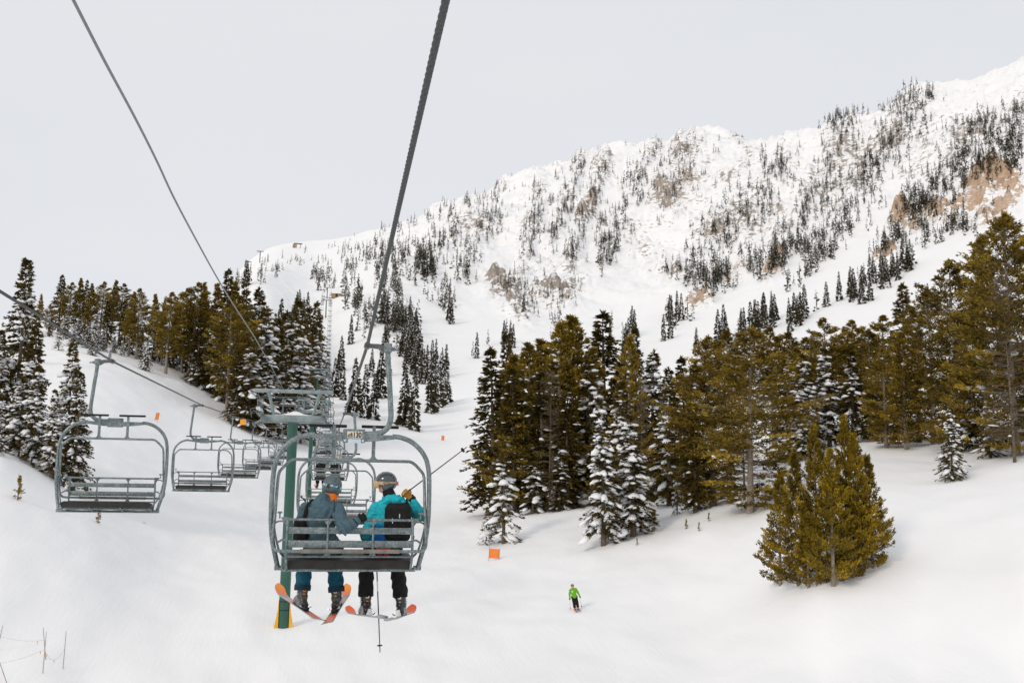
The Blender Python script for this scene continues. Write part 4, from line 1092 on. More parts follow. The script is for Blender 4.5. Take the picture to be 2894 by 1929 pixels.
# ------------------------------------------------------------------ towers
def make_tower(u, zc, label, detail=True):
    gz = ground_z(XT, u)
    root = empty('lift_tower', (XT, u, gz)); Hc = zc-gz
    n = 20 if detail else 10
    MB().tube([(0,0,-1.0),(0,0,Hc-0.35),(0,0,Hc-0.22),(0,0,Hc-0.12)], [0.30,0.265,0.34,0.34], n).build('pole', M['green'], root)
    c = MB(); c.box((0,0,Hc+0.14), (3.55,0.34,0.40), bev=0.02); c.box((0,0.0,Hc-0.075), (3.3,0.46,0.03)); c.box((0,-0.19,Hc+0.03), (3.5,0.05,0.10))
    c.build('crossarm', M['paint_grey'], root)
    if detail:
        s = MB(); nx = 24; V = []; Fc = []
        for i in range(nx):                # snow lying along the beam, thickest over the pole
            x = -1.0 + 2.0*i/(nx-1); hh = 0.03 + 0.20*math.exp(-((x-0.1)/0.42)**2)
            for kk in range(7):
                a = math.pi*kk/6; V.append((x, -0.17*math.cos(a), Hc+0.342+hh*math.sin(a)))
        for i in range(nx-1):
            for kk in range(6): Fc.append((i*7+kk, i*7+kk+1, (i+1)*7+kk+1, (i+1)*7+kk))
        s.add(V, Fc); s.build('snow_cap', M['wire_white'], root, auto=80)
    fr = MB()
    fr.box((0,0,Hc+1.68), (4.3,0.16,0.20), bev=0.01)
    for sg in (-1, 1): fr.tube([(sg*1.06,0,Hc+0.3),(sg*1.40,0,Hc+1.62)], 0.085, 4)
    fr.build('lifting_frame', M['paint_grey'], root)
    rl = MB()
    for yy in ((-0.55, 0.55) if detail else (-0.5,)):
        for z in (0.88, 1.30): rl.tube([(-1.72,yy,Hc+z),(1.74,yy,Hc+z)], 0.016, 5)
        for x in (-1.72, -0.58, 0.58, 1.72): rl.tube([(x,yy,Hc+0.35),(x,yy,Hc+1.30)], 0.018, 5)
    for sg in (-1, 1):
        for z in (0.9, 1.35): rl.tube([(sg*1.9,-1.3,Hc+z),(sg*1.9,1.3,Hc+z)], 0.016, 5)
        for y in (-1.3, 0, 1.3): rl.tube([(sg*1.9,y,Hc+0.3),(sg*1.9,y,Hc+1.35)], 0.016, 5)
        rl.box((sg*1.75,0,Hc+0.33), (0.4,2.8,0.03))
    rl.build('railing', M['galv'], root)
    for x in (XU-XT, XD-XT):
        sg = 1 if x > 0 else -1
        bm_ = MB(); bm_.box((x-sg*0.10,0,Hc-0.235), (0.05,2.3,0.14), bev=0.01); bm_.tube([(sg*1.7,0,Hc+0.05),(x-sg*0.10,0,Hc-0.2)], 0.07, 8)
        tr = bm_.build('sheave_beam', M['galv'], root)
        for y in (-0.9, -0.3, 0.3, 0.9):
            w = MB(); w.disc((x,y,Hc-0.235), (1,0,0), 0.205, 0.075, 18); w.disc((x,y,Hc-0.235), (1,0,0), 0.06, 0.16, 10)
            w.build('sheave_wheel', M['rubber'], tr)
        ca = MB(); ca.tube([(x-sg*0.05,-1.3,Hc+0.1),(x+sg*0.03,-1.3,Hc+0.55),(x-sg*0.28,-1.3,Hc+0.62)], 0.02, 6); ca.build('cable_guard', M['galv'], root)
    ld = MB()
    for sx in (-0.2, 0.2): ld.tube([(sx,0.42,1.6),(sx,0.42,Hc+0.3)], 0.016, 4)
    for k in range(int((Hc-1.6)/0.32)): ld.tube([(-0.2,0.42,1.7+k*0.32),(0.2,0.42,1.7+k*0.32)], 0.011, 4)
    ld.build('ladder', M['galv'], root)
    for sg in (-1, 1):
        pd = MB(); r_ = 0.285
        pd.prism([(sg*r_,1.45),(sg*(r_+0.03),1.45),(sg*(r_+0.05),0.95),(sg*(r_+0.20),0.1),(sg*(r_+0.22),-0.5),(sg*r_,-0.5)], -0.17, 0.19)
        pd.build('yellow_pad', M['yellow'], root)
    for z in (0.92, 1.38): MB().tube([(0.305*math.cos(a), 0.305*math.sin(a), z) for a in np.linspace(0, 2*math.pi, 20)], 0.018, 5, caps=False).build('strap', M['rubber'], root)
    return tag(root, label, 'lift tower')
tl = ['nearest green lift tower with grey crossarm and yellow pads at its foot', 'second green lift tower seen just right of the nearest one', 'third green lift tower with snow on its crossarm', 'fourth green lift tower up the line, smaller crossarm', 'far lift tower standing on the steep pitch below the crest', 'farthest lift tower on the crest of the line']
for i, (u, z) in enumerate(TOWERS):
    print('tower', u, 'height', z-ground_z(XT, u)); make_tower(u, z, tl[i], i < 4)

# ------------------------------------------------------------------ small things on the snow
pp = MB(); pp.box((0,0,-0.15), (0.27,0.012,0.26)); pp.tube([(0,0,-0.02),(0,0,0.03)], 0.015, 6)
o = pp.build('cable_plate', M['amber']); zz = cable_z(DNC, 48.9); o.location = (XD+0.14, 48.9, zz-0.03); tag(o, 'orange square plate hanging from the return rope', 'plate')
def marker(px, py, w, h, lean, label, board=True, pole_up=0.0):
    P = ground_hit(px, py, 40)
    root = empty('slope_marker', P, (0, lean, math.atan2(P[0], P[1])*-1))
    MB().tube([(-w/2,0,-0.3),(-w/2,0,h+pole_up)], 0.02, 6).build('pole', M['bamboo'], root)
    MB().tube([(w/2,0,-0.3),(w/2,0,h)], 0.02, 6).build('pole', M['bamboo'], root)
    b = MB(); nseg = 5; V = []
    for i in range(nseg+1):
        x = -w/2+w*i/nseg; s = 0.03*math.sin(i*1.3)
        V += [(x,-0.02+s,h*0.16),(x,-0.02+s,h*0.97),(x,0.01+s,h*0.16),(x,0.01+s,h*0.97)]
    Fc = []
    for i in range(nseg):
        a = i*4; Fc += [(a,a+4,a+5,a+1),(a+2,a+3,a+7,a+6),(a+1,a+5,a+7,a+3),(a,a+2,a+6,a+4)]
    Fc += [(0,1,3,2),(nseg*4,nseg*4+2,nseg*4+3,nseg*4+1)]
    b.add(V, Fc); b.build('orange_panel', M['orange'], root)
    return tag(root, label, 'marker')
marker(441, 1190, 0.42, 1.25, R(10), 'leaning orange marker on the left slope above the return rope')
marker(1251, 1246, 0.62, 1.25, R(3), 'small orange marker on the ski run beyond the near chair')
marker(1396, 1582, 0.80, 0.88, R(2), 'orange panel between two poles below the small spruce', True, 0.5)
def pole_between(px0, py0, px1, py1, label):
    P = ground_hit(px0, py0, 30); d = float((P-CAM)@_fh); Q = at_depth(px1, py1, d)
    v = Q-P; o = MB().tube([-0.25*v/np.linalg.norm(v), v*0.5, v], [0.019, 0.017, 0.013], 7).build('fence_pole', M['bamboo']); o.location = P
    tag(o, label, 'pole'); return P, Q
fp = [pole_between(121, 1901, 131, 1784, 'thin bamboo pole leaning right in the crossed pair at lower left'), pole_between(129, 1862, 122, 1772, 'thin bamboo pole leaning left in the crossed pair at lower left'),
      pole_between(178, 1889, 187, 1783, 'single thin pole right of the crossed pair at lower left'), pole_between(-8, 1835, 8, 1766, 'thin pole at the left edge above the rope'), pole_between(23, 1940, -6, 1856, 'thin pole slanting in at the lower left corner')]
def rope_line(A, B, sag, label, flags):
    pts = [A+(B-A)*t - np.array([0, 0, 4*sag*t*(1-t)]) for t in np.linspace(0, 1, 14)]
    root = empty('fence_rope', A)
    MB().tube([p-A for p in pts], 0.006, 5).build('line', M['rope_thin'], root)
    for t in flags:
        p = A+(B-A)*t - np.array([0, 0, 4*sag*t*(1-t)]) - A
        MB().prism([(p[0]-0.02, p[2]), (p[0]+0.02, p[2]), (p[0]+0.006, p[2]-0.14), (p[0]-0.006, p[2]-0.14)], p[1]-0.004, p[1]+0.004).build('flag', M['orange'], root)
    return tag(root, label, 'rope')
def on(pq, t): return pq[0] + (pq[1]-pq[0])*t
rope_line(on(fp[3], 0.55), on(fp[1], 0.60), 0.10, 'thin rope from the left edge pole to the crossed pair', (0.85,))
rope_line(on(fp[0], 0.55), on(fp[2], 0.55), 0.45, 'slack thin rope with tiny orange flags between crossed pair and single pole', (0.1, 0.5))
rope_line(on(fp[4], 0.8), on(fp[0], 0.58), 0.08, 'thin rope from the corner pole to the crossed pair', (0.9,))
# low shrubs poking through the snow
for i, (x, y, h, lab) in enumerate([(50,1412,1.5,'little shrub poking through snow below the left edge firs'),(277,1478,1.0,'tuft of needles in the snow under the nearest return chair'),(1976,1500,0.6,'low shrub on the snow bank left of the thick trunk'),(1940,1494,0.7,'low shrub beside the slender dark young fir'),(2004,1472,0.6,'low shrub nearest the thick bare trunk'),(1800,1540,0.5,'tiny sprig in the snow below the snow laden pair'),(614,1126,1.6,'brown shrub beside the foremost pine trunk of the wood'),(870,935,3,'bush on the slope left of the lift line')]):
    P = ground_hit(x, y, 40); plant('sapling', P, h, lab, None, 'shrub', wide=1.3)
# distant buildings and the other lift on the ridge
def hut(px, py, w, h, label, roof=True):
    P = ground_hit(px, py, 300); root = empty('hut', P-np.array([0, 0, 0.4]), (0, 0, -YAW))
    MB().box((0,0,h/2), (w,w*0.8,h)).build('wall', M['wood'], root)
    r_ = MB(); r_.prism([(-w*0.68,h*0.72),(-w*0.55,h+0.45*h),(0,h+0.75*h),(w*0.55,h+0.45*h),(w*0.68,h*0.72)], -w*0.6, w*0.6); r_.build('snowy_roof', M['tree_snow'], root, auto=60)
    MB().box((w*0.12,-w*0.405,h*0.45), (w*0.25,0.06,h*0.7)).build('door', M['cushion'], root)
    return tag(root, label, 'hut')
hut(950, 840, 5.0, 3.2, 'small tan hut with snowy roof right of the lift crest')
def ridge_tower(px, py, h, label):
    P = ground_hit(px, py, 700)
    if P is None: return
    root = empty('ridge_tower', P)
    MB().tube([(0,0,-2),(0,0,h)], 0.45, 8).build('pole', M['cast'], root); MB().box((0,0,h), (6.5,0.7,0.7)).build('crossarm', M['cast'], root)
    tag(root, label, 'lift tower')
ridge_tower(734, 742, 11, 'tiny tower of another lift on the far left ridge'); ridge_tower(700, 765, 9, 'tiny lowest tower of another lift on the far left ridge')
P = ground_hit(838, 700, 800)
if P is not None:
    root = empty('ridge_station', P); MB().box((-2.4,0,2.0), (3.4,3.4,3.4)).build('cabin', M['wood'], root); MB().box((1.5,0,4.6), (9,2.4,0.8)).build('bullwheel_deck', M['cast'], root)
    for x in (0, 4): MB().tube([(x,0,-2),(x,0,4.6)], 0.3, 8).build('mast', M['cast'], root)
    tag(root, 'tiny top station of another lift on the far ridge', 'station')
# ------------------------------------------------------------------ figures: smooth solids blended from tapered limbs
def surface_nets(fn, lo, hi, h):
    lo = np.array(lo, float); hi = np.array(hi, float)
    n = np.ceil((hi-lo)/h).astype(int)+1
    ax = [lo[i]+h*np.arange(n[i]) for i in range(3)]
    G = np.stack(np.meshgrid(*ax, indexing='ij'), -1)
    D = fn(G.reshape(-1, 3)).reshape(n)
    S = D < 0
    c = tuple(n-1)
    acc = np.zeros(c+(3,)); cnt = np.zeros(c)
    corner = [(i, j, k) for i in (0, 1) for j in (0, 1) for k in (0, 1)]
    def sub(A, o): return A[o[0]:o[0]+c[0], o[1]:o[1]+c[1], o[2]:o[2]+c[2]]
    for a in corner:
        for d in range(3):
            if a[d] == 0:
                b = list(a); b[d] = 1; b = tuple(b)
                da, db = sub(D, a), sub(D, b); m = sub(S, a) != sub(S, b)
                t = np.where(m, da/np.where(m, da-db, 1), 0)
                for q in range(3):
                    v = a[q] + (t if q == d else 0); acc[..., q] += np.where(m, v, 0)
                cnt += m
    act = cnt > 0
    idx = -np.ones(c, int); idx[act] = np.arange(act.sum())
    cell = np.stack(np.nonzero(act), -1)
    V = lo + h*(cell + acc[act]/cnt[act][:, None])
    Fs = []
    for d in range(3):
        e1, e2 = (d+1) % 3, (d+2) % 3
        sl0 = [slice(None)]*3; sl1 = [slice(None)]*3; sl0[d] = slice(0, n[d]-1); sl1[d] = slice(1, n[d])
        s0, s1 = S[tuple(sl0)], S[tuple(sl1)]
        ch = np.stack(np.nonzero(s0 != s1), -1)
        ok = (ch[:, e1] > 0) & (ch[:, e2] > 0) & (ch[:, e1] < n[e1]-1) & (ch[:, e2] < n[e2]-1); ch = ch[ok]
        if not len(ch): continue
        def cid(o1, o2):
            q = ch.copy(); q[:, e1] += o1; q[:, e2] += o2; return idx[q[:, 0], q[:, 1], q[:, 2]]
        quad = np.stack([cid(-1, -1), cid(0, -1), cid(0, 0), cid(-1, 0)], -1)
        fl = ~s0[ch[:, 0], ch[:, 1], ch[:, 2]]; quad[fl] = quad[fl][:, ::-1]
        Fs.append(quad)
    return V, np.concatenate(Fs)
def cone(p, a, b, ra, rb):
    a = np.asarray(a, float); b = np.asarray(b, float); ba = b-a
    t = np.clip((p-a)@ba/max(ba@ba, 1e-9), 0, 1); return np.linalg.norm(p-a-t[:, None]*ba, axis=1) - (ra+(rb-ra)*t)
def ell(p, c, r):
    q = (p-np.asarray(c))/np.asarray(r); k0 = np.linalg.norm(q, axis=1); k1 = np.linalg.norm(q/np.asarray(r), axis=1); return k0*(k0-1)/np.maximum(k1, 1e-6)
def rbox(p, c, hs, r):
    q = np.abs(p-np.asarray(c)) - (np.asarray(hs)-r); return np.linalg.norm(np.maximum(q, 0), axis=1) + np.minimum(q.max(1), 0) - r
def smin(a, b, k):
    h = np.clip(0.5+0.5*(b-a)/k, 0, 1); return b*(1-h)+a*h - k*h*(1-h)
def sunion(ds, k):
    d = ds[0]
    for e in ds[1:]: d = smin(d, e, k)
    return d
def solid(name, fn, lo, hi, h, mat, parent, loc=None, rot=None):
    V, Fq = surface_nets(fn, lo, hi, h)
    o = link(name, np_mesh(name, V, Fq), parent, mat)
    if loc is not None: o.location = tuple(loc)
    if rot is not None: o.rotation_euler = rot.to_euler()
    return o
def wrinkle(p, amp, k=38.0, ph=0.0):
    return amp*np.sin(k*p[:, 2] + 11*np.sin(9*p[:, 0]+ph) + 6*np.sin(13*p[:, 1]+2*ph))*np.sin(17*p[:, 0]+8*p[:, 2]+ph)
def lerp(a, b, t): return np.asarray(a)*(1-t)+np.asarray(b)*t

M['skin'] = simple('skin', (0.56, 0.33, 0.24), 0.55, 0, 0.08, 20.0, spec=0.4)
def cloth(name, col, var=0.14, rough=0.78):
    mt = simple(name, col, rough, 0, var, 14.0, spec=0.2); nt = mt.node_tree; b = nt.nodes['Principled BSDF']
    n1 = noise(nt, 9.0, 3.0, 0.5, stretch=(1.0, 1.0, 2.6)); n1.inputs['Distortion'].default_value = 1.6
    bump(nt, b, n1.outputs[0], 0.75, 0.035); return mt
M['jacket_slate'] = cloth('slate_shell', (0.075, 0.130, 0.160)); M['trousers_teal'] = cloth('teal_trousers', (0.010, 0.085, 0.135)); M['black_cloth'] = cloth('black_cloth', (0.014, 0.013, 0.012), 0.3)
M['cuff_navy'] = cloth('navy_cuff', (0.014, 0.035, 0.05)); M['gaiter'] = cloth('orange_fleece', (0.88, 0.20, 0.01)); M['leather'] = cloth('tan_leather', (0.42, 0.21, 0.045), 0.25, 0.65)
M['green_jacket'] = cloth('lime_shell', (0.16, 0.46, 0.02)); M['beanie'] = cloth('orange_knit', (0.95, 0.27, 0.01))
M['helmet_matte'] = simple('matte_helmet', (0.085, 0.125, 0.135), 0.55, 0, 0.08, 10.0); M['helmet_gloss'] = simple('gloss_helmet', (0.065, 0.078, 0.085), 0.16, 0.35, 0.15, 14.0, coat=0.6)
M['boot_dark'] = simple('boot_shell', (0.045, 0.043, 0.036), 0.35, 0, 0.5, 16.0, coat=0.3); M['boot_black'] = simple('boot_shell_black', (0.02, 0.019, 0.017), 0.3, 0, 0.4, 16.0, coat=0.3)
M['lens'] = simple('yellow_lens', (0.62, 0.46, 0.04), 0.08, 0.6, 0.1, 10.0); M['goggle_frame'] = simple('tan_frame', (0.50, 0.36, 0.20), 0.5, 0, 0.1, 10.0)
M['strap_tan'] = simple('tan_strap', (0.52, 0.36, 0.20), 0.7, 0, 0.1, 20.0); M['red_trim'] = simple('red_trim', (0.75, 0.06, 0.015), 0.5, 0, 0.1, 10.0); M['white_trim'] = simple('white_trim', (0.72, 0.74, 0.76), 0.45, 0.1, 0.12, 20.0)
M['pole_dark'] = simple('dark_shaft', (0.018, 0.022, 0.03), 0.35, 0.3, 0.3, 20.0)
def band_mat(name, stops, axis='Z', interp='LINEAR', wob=0.06, coord='Generated', rough=0.75, nscale=6.0):
    mt, nt, b = new_mat(name); tc = N(nt, 'ShaderNodeTexCoord'); sx = N(nt, 'ShaderNodeSeparateXYZ'); nt.links.new(tc.outputs[coord], sx.inputs[0])
    n = noise(nt, nscale, 4.0); ad = N(nt, 'ShaderNodeMath', operation='MULTIPLY_ADD'); nt.links.new(n.outputs[0], ad.inputs[0]); ad.inputs[1].default_value = wob; nt.links.new(sx.outputs[axis], ad.inputs[2])
    r = ramp(nt, stops, ad.outputs[0], interp); nt.links.new(r.outputs[0], b.inputs['Base Color']); b.inputs['Roughness'].default_value = rough
    b.inputs['Specular IOR Level'].default_value = 0.25
    if rough > 0.6:
        n1 = noise(nt, 9.0, 3.0, 0.5, stretch=(1.0, 1.0, 2.6)); n1.inputs['Distortion'].default_value = 1.6
        bump(nt, b, n1.outputs[0], 0.75, 0.035)
    return mt
TURQ = (0.02, 0.42, 0.50)
M['turq_plain'] = cloth('turquoise_plain', (0.02, 0.45, 0.53))
M['jacket_turq'] = band_mat('turquoise_shell', [(0.0, (0.62, 0.02, 0.03)), (0.215, (0.62, 0.02, 0.03)), (0.225, (0.01, 0.11, 0.36)), (0.48, (0.01, 0.14, 0.42)), (0.54, TURQ), (1.0, (0.02, 0.47, 0.55))], wob=0.04)
M['sleeve_turq'] = band_mat('turquoise_sleeve', [(0.0, (0.015, 0.20, 0.21)), (0.35, (0.015, 0.22, 0.23)), (0.5, TURQ), (1.0, (0.02, 0.45, 0.53))], wob=0.05)
OR, GR, BL, DK = (0.80, 0.16, 0.03), (0.30, 0.34, 0.38), (0.16, 0.30, 0.36), (0.05, 0.055, 0.06)
M['ski_orange'] = band_mat('ski_topsheet', [(0, GR), (0.10, GR), (0.13, OR), (0.27, (0.72, 0.12, 0.02)), (0.33, DK), (0.5, DK), (0.62, GR), (0.72, (0.85, 0.30, 0.2)), (0.78, GR), (0.85, BL), (0.88, OR), (1, (0.88, 0.30, 0.05))], 'Y', wob=0.05, rough=0.35, nscale=9.0)
M['ski_pale'] = band_mat('ski_topsheet_pale', [(0, GR), (0.12, (0.5, 0.5, 0.5)), (0.2, (0.75, 0.35, 0.25)), (0.3, (0.55, 0.55, 0.56)), (0.8, (0.62, 0.62, 0.63)), (0.845, (0.62, 0.62, 0.63)), (0.86, (0.85, 0.10, 0.01)), (1, (0.88, 0.12, 0.01))], 'Y', wob=0.03, rough=0.35)
M['ski_base'] = simple('ski_base', (0.30, 0.30, 0.31), 0.4, 0, 0.15, 8.0)
def strap_pattern():
    mt, nt, b = new_mat('strap_print'); tc = N(nt, 'ShaderNodeTexCoord'); v = N(nt, 'ShaderNodeTexVoronoi'); v.inputs['Scale'].default_value = 75.0; v.distance = 'CHEBYCHEV'; nt.links.new(tc.outputs['Object'], v.inputs['Vector'])
    sx = N(nt, 'ShaderNodeSeparateXYZ'); nt.links.new(v.outputs['Color'], sx.inputs[0])
    r = ramp(nt, [(0.0, (0.02, 0.02, 0.025)), (0.42, (0.10, 0.38, 0.50)), (0.6, (0.55, 0.75, 0.85)), (0.78, (0.85, 0.88, 0.9))], sx.outputs[0], 'CONSTANT'); nt.links.new(r.outputs[0], b.inputs['Base Color']); return mt
M['strap_print'] = strap_pattern()

def frame(fwd, up):
    f = Vector(fwd).normalized(); u = Vector(up); r = f.cross(u).normalized(); u = r.cross(f).normalized()
    return Matrix((r, f, u)).transposed()             # columns: right, forward, up

def build_head_gear(root, pos, Rh, helmet, strap, gog=None, gold=False):
    def H(p):
        cut = -(p[:, 2] - (-0.005 + 0.34*p[:, 1])); d = np.maximum(ell(p, (0, -0.006, 0.018), (0.116, 0.138, 0.122)), cut)
        for s in (-1, 1): d = smin(d, ell(p, (s*0.088, -0.012, -0.045), (0.03, 0.05, 0.055)), 0.02)
        d = smin(d, np.maximum(ell(p, (0, -0.05, -0.035), (0.105, 0.088, 0.065)), p[:, 1]+0.02), 0.02)
        return d
    he = solid('helmet', H, (-0.15, -0.17, -0.14), (0.15, 0.16, 0.17), 0.0105, helmet, root, pos, Rh)
    for x, y, z in ((-0.05, -0.085, 0.085), (0.05, -0.085, 0.085), (-0.055, -0.108, 0.055), (0.055, -0.108, 0.055), (0, 0.03, 0.14), (0.06, -0.02, 0.12)):
        n = Vector((x/0.116**2, (y+0.006)/0.138**2, (z-0.018)/0.122**2)).normalized(); c = Vector((0, -0.006, 0.018)) + Vector((x*1.0, y+0.006, z-0.018))*(1/math.sqrt((x/0.116)**2+((y+0.006)/0.138)**2+((z-0.018)/0.122)**2))
        MB().disc(c, n, 0.0065, 0.008, 8).build('vent', M['ink'], he)
    # strap round the helmet
    V = []; n = 40; A = np.linspace(-0.18*math.pi, 1.18*math.pi, n)+math.pi
    for a in A:
        for zz in (-0.021, 0.021):
            zc = -0.004 + 0.10*0.13*math.sin(a)*1.2 + zz
            k = math.sqrt(max(0.05, 1-((zc-0.018)/0.122)**2))
            for th in (1.0, 1.045): V.append((0.118*k*th*math.cos(a), -0.006+0.140*k*th*math.sin(a), zc))
    Fc = []
    for i in range(n-1):
        b = i*4; c = b+4; Fc += [(b, b+2, c+2, c), (b+1, c+1, c+3, b+3), (b+2, b+3, c+3, c+2), (b, c, c+1, b+1)]
    st = MB().add(V, Fc).build('goggle_strap', strap, root); st.location = tuple(pos); st.rotation_euler = Rh.to_euler()
    bk = MB().box((0, -0.155, -0.022), (0.034, 0.012, 0.05), bev=0.003).build('strap_clip', M['red_trim'] if gold else M['ink'], root); bk.location = tuple(pos); bk.rotation_euler = Rh.to_euler()
    def Gf(p):
        d = np.maximum(rbox(p, (0, 0.098, -0.012), (0.092, 0.042, 0.048), 0.03), -ell(p, (0, 0.03, -0.01), (0.085, 0.088, 0.09))); return d
    solid('goggle_frame', Gf, (-0.12, 0.03, -0.08), (0.12, 0.17, 0.06), 0.0095, M['goggle_frame'] if gold else M['ink'], root, pos, Rh)
    def Ln(p): return rbox(p, (0, 0.128, -0.012), (0.078, 0.021, 0.037), 0.02)
    solid('goggle_lens', Ln, (-0.1, 0.09, -0.07), (0.1, 0.17, 0.05), 0.0085, M['lens'], root, pos, Rh)
    if gold:                                          # oval emblem on the side of the strap
        for s in (-1, 1):
            pts = []
            for q in np.linspace(0, 2*math.pi, 25):
                a = (math.pi if s < 0 else 0.0) + s*(-0.0 + 0.30*math.cos(q)) + (0.25*(-s)); zc = -0.004 + 0.0156*math.sin(a) + 0.013*math.sin(q)
                k = math.sqrt(1-((zc-0.018)/0.122)**2)*1.05; pts.append((0.118*k*math.cos(a), -0.006+0.140*k*math.sin(a), zc))
            em = MB().tube(pts, 0.0035, 5, caps=False).build('strap_emblem', M['ink'], root); em.location = tuple(pos); em.rotation_euler = Rh.to_euler()
    return he

def head_sdf(p, pos, Rh):
    q = (p-np.asarray(pos))@np.array(Rh)              # into head axes
    d = sunion([ell(q, (0, -0.01, 0.02), (0.077, 0.096, 0.108)), ell(q, (0, 0.03, -0.06), (0.055, 0.062, 0.062)), cone(q, (0, 0.088, -0.005), (0, 0.108, -0.04), 0.010, 0.016)], 0.02)
    for s in (-1, 1):
        d = smin(d, ell(q, (s*0.079, -0.005, -0.01), (0.012, 0.022, 0.032)), 0.008)
        d = np.maximum(d, -ell(q, (s*0.033, 0.097, 0.005), (0.017, 0.012, 0.009)))
    d = smin(d, ell(q, (0, 0.082, -0.068), (0.026, 0.014, 0.006)), 0.006)
    return smin(d, ell(q, (0, 0.072, -0.10), (0.024, 0.02, 0.018)), 0.02)

def hand_sdf(p, wrist, palm, side, curl, r=0.0105, spread=0.022, thumb=1):
    """Palm from the wrist, four fingers of unequal length curling to one side, a thumb from the side of the palm."""
    w = np.asarray(wrist, float); c = np.asarray(palm, float); d = c-w; L = np.linalg.norm(d); d /= L
    s = np.asarray(side, float); s -= d*(s@d); s /= np.linalg.norm(s); k = np.asarray(curl, float); k -= d*(k@d); k -= s*(k@s); k /= np.linalg.norm(k)
    D = sunion([cone(p, w, c+s*0.018, 0.028, 0.024), cone(p, w, c-s*0.018, 0.028, 0.024), cone(p, c-s*0.028, c+s*0.028, 0.020, 0.020)], 0.015)
    for i, ln in enumerate((0.85, 1.0, 0.95, 0.75)):
        b = c + s*(1.5-i)*spread + d*0.008; m1 = b + d*0.030*ln + k*0.012; m2 = m1 + d*0.006 + k*0.030*ln; m3 = m2 - d*0.020*ln + k*0.012
        f = np.minimum(np.minimum(cone(p, b, m1, r*1.25, r*1.15), cone(p, m1, m2, r*1.15, r*1.05)), cone(p, m2, m3, r*1.05, r*0.9)); D = smin(D, f, 0.006)
    t0 = lerp(w, c, 0.45) + s*0.03*thumb; t1 = t0 + s*0.025*thumb + d*0.02 + k*0.015; t2 = t1 + d*0.022 + k*0.025 - s*0.012*thumb
    return smin(D, np.minimum(cone(p, t0, t1, r*1.5, r*1.3), cone(p, t1, t2, r*1.3, r)), 0.01)

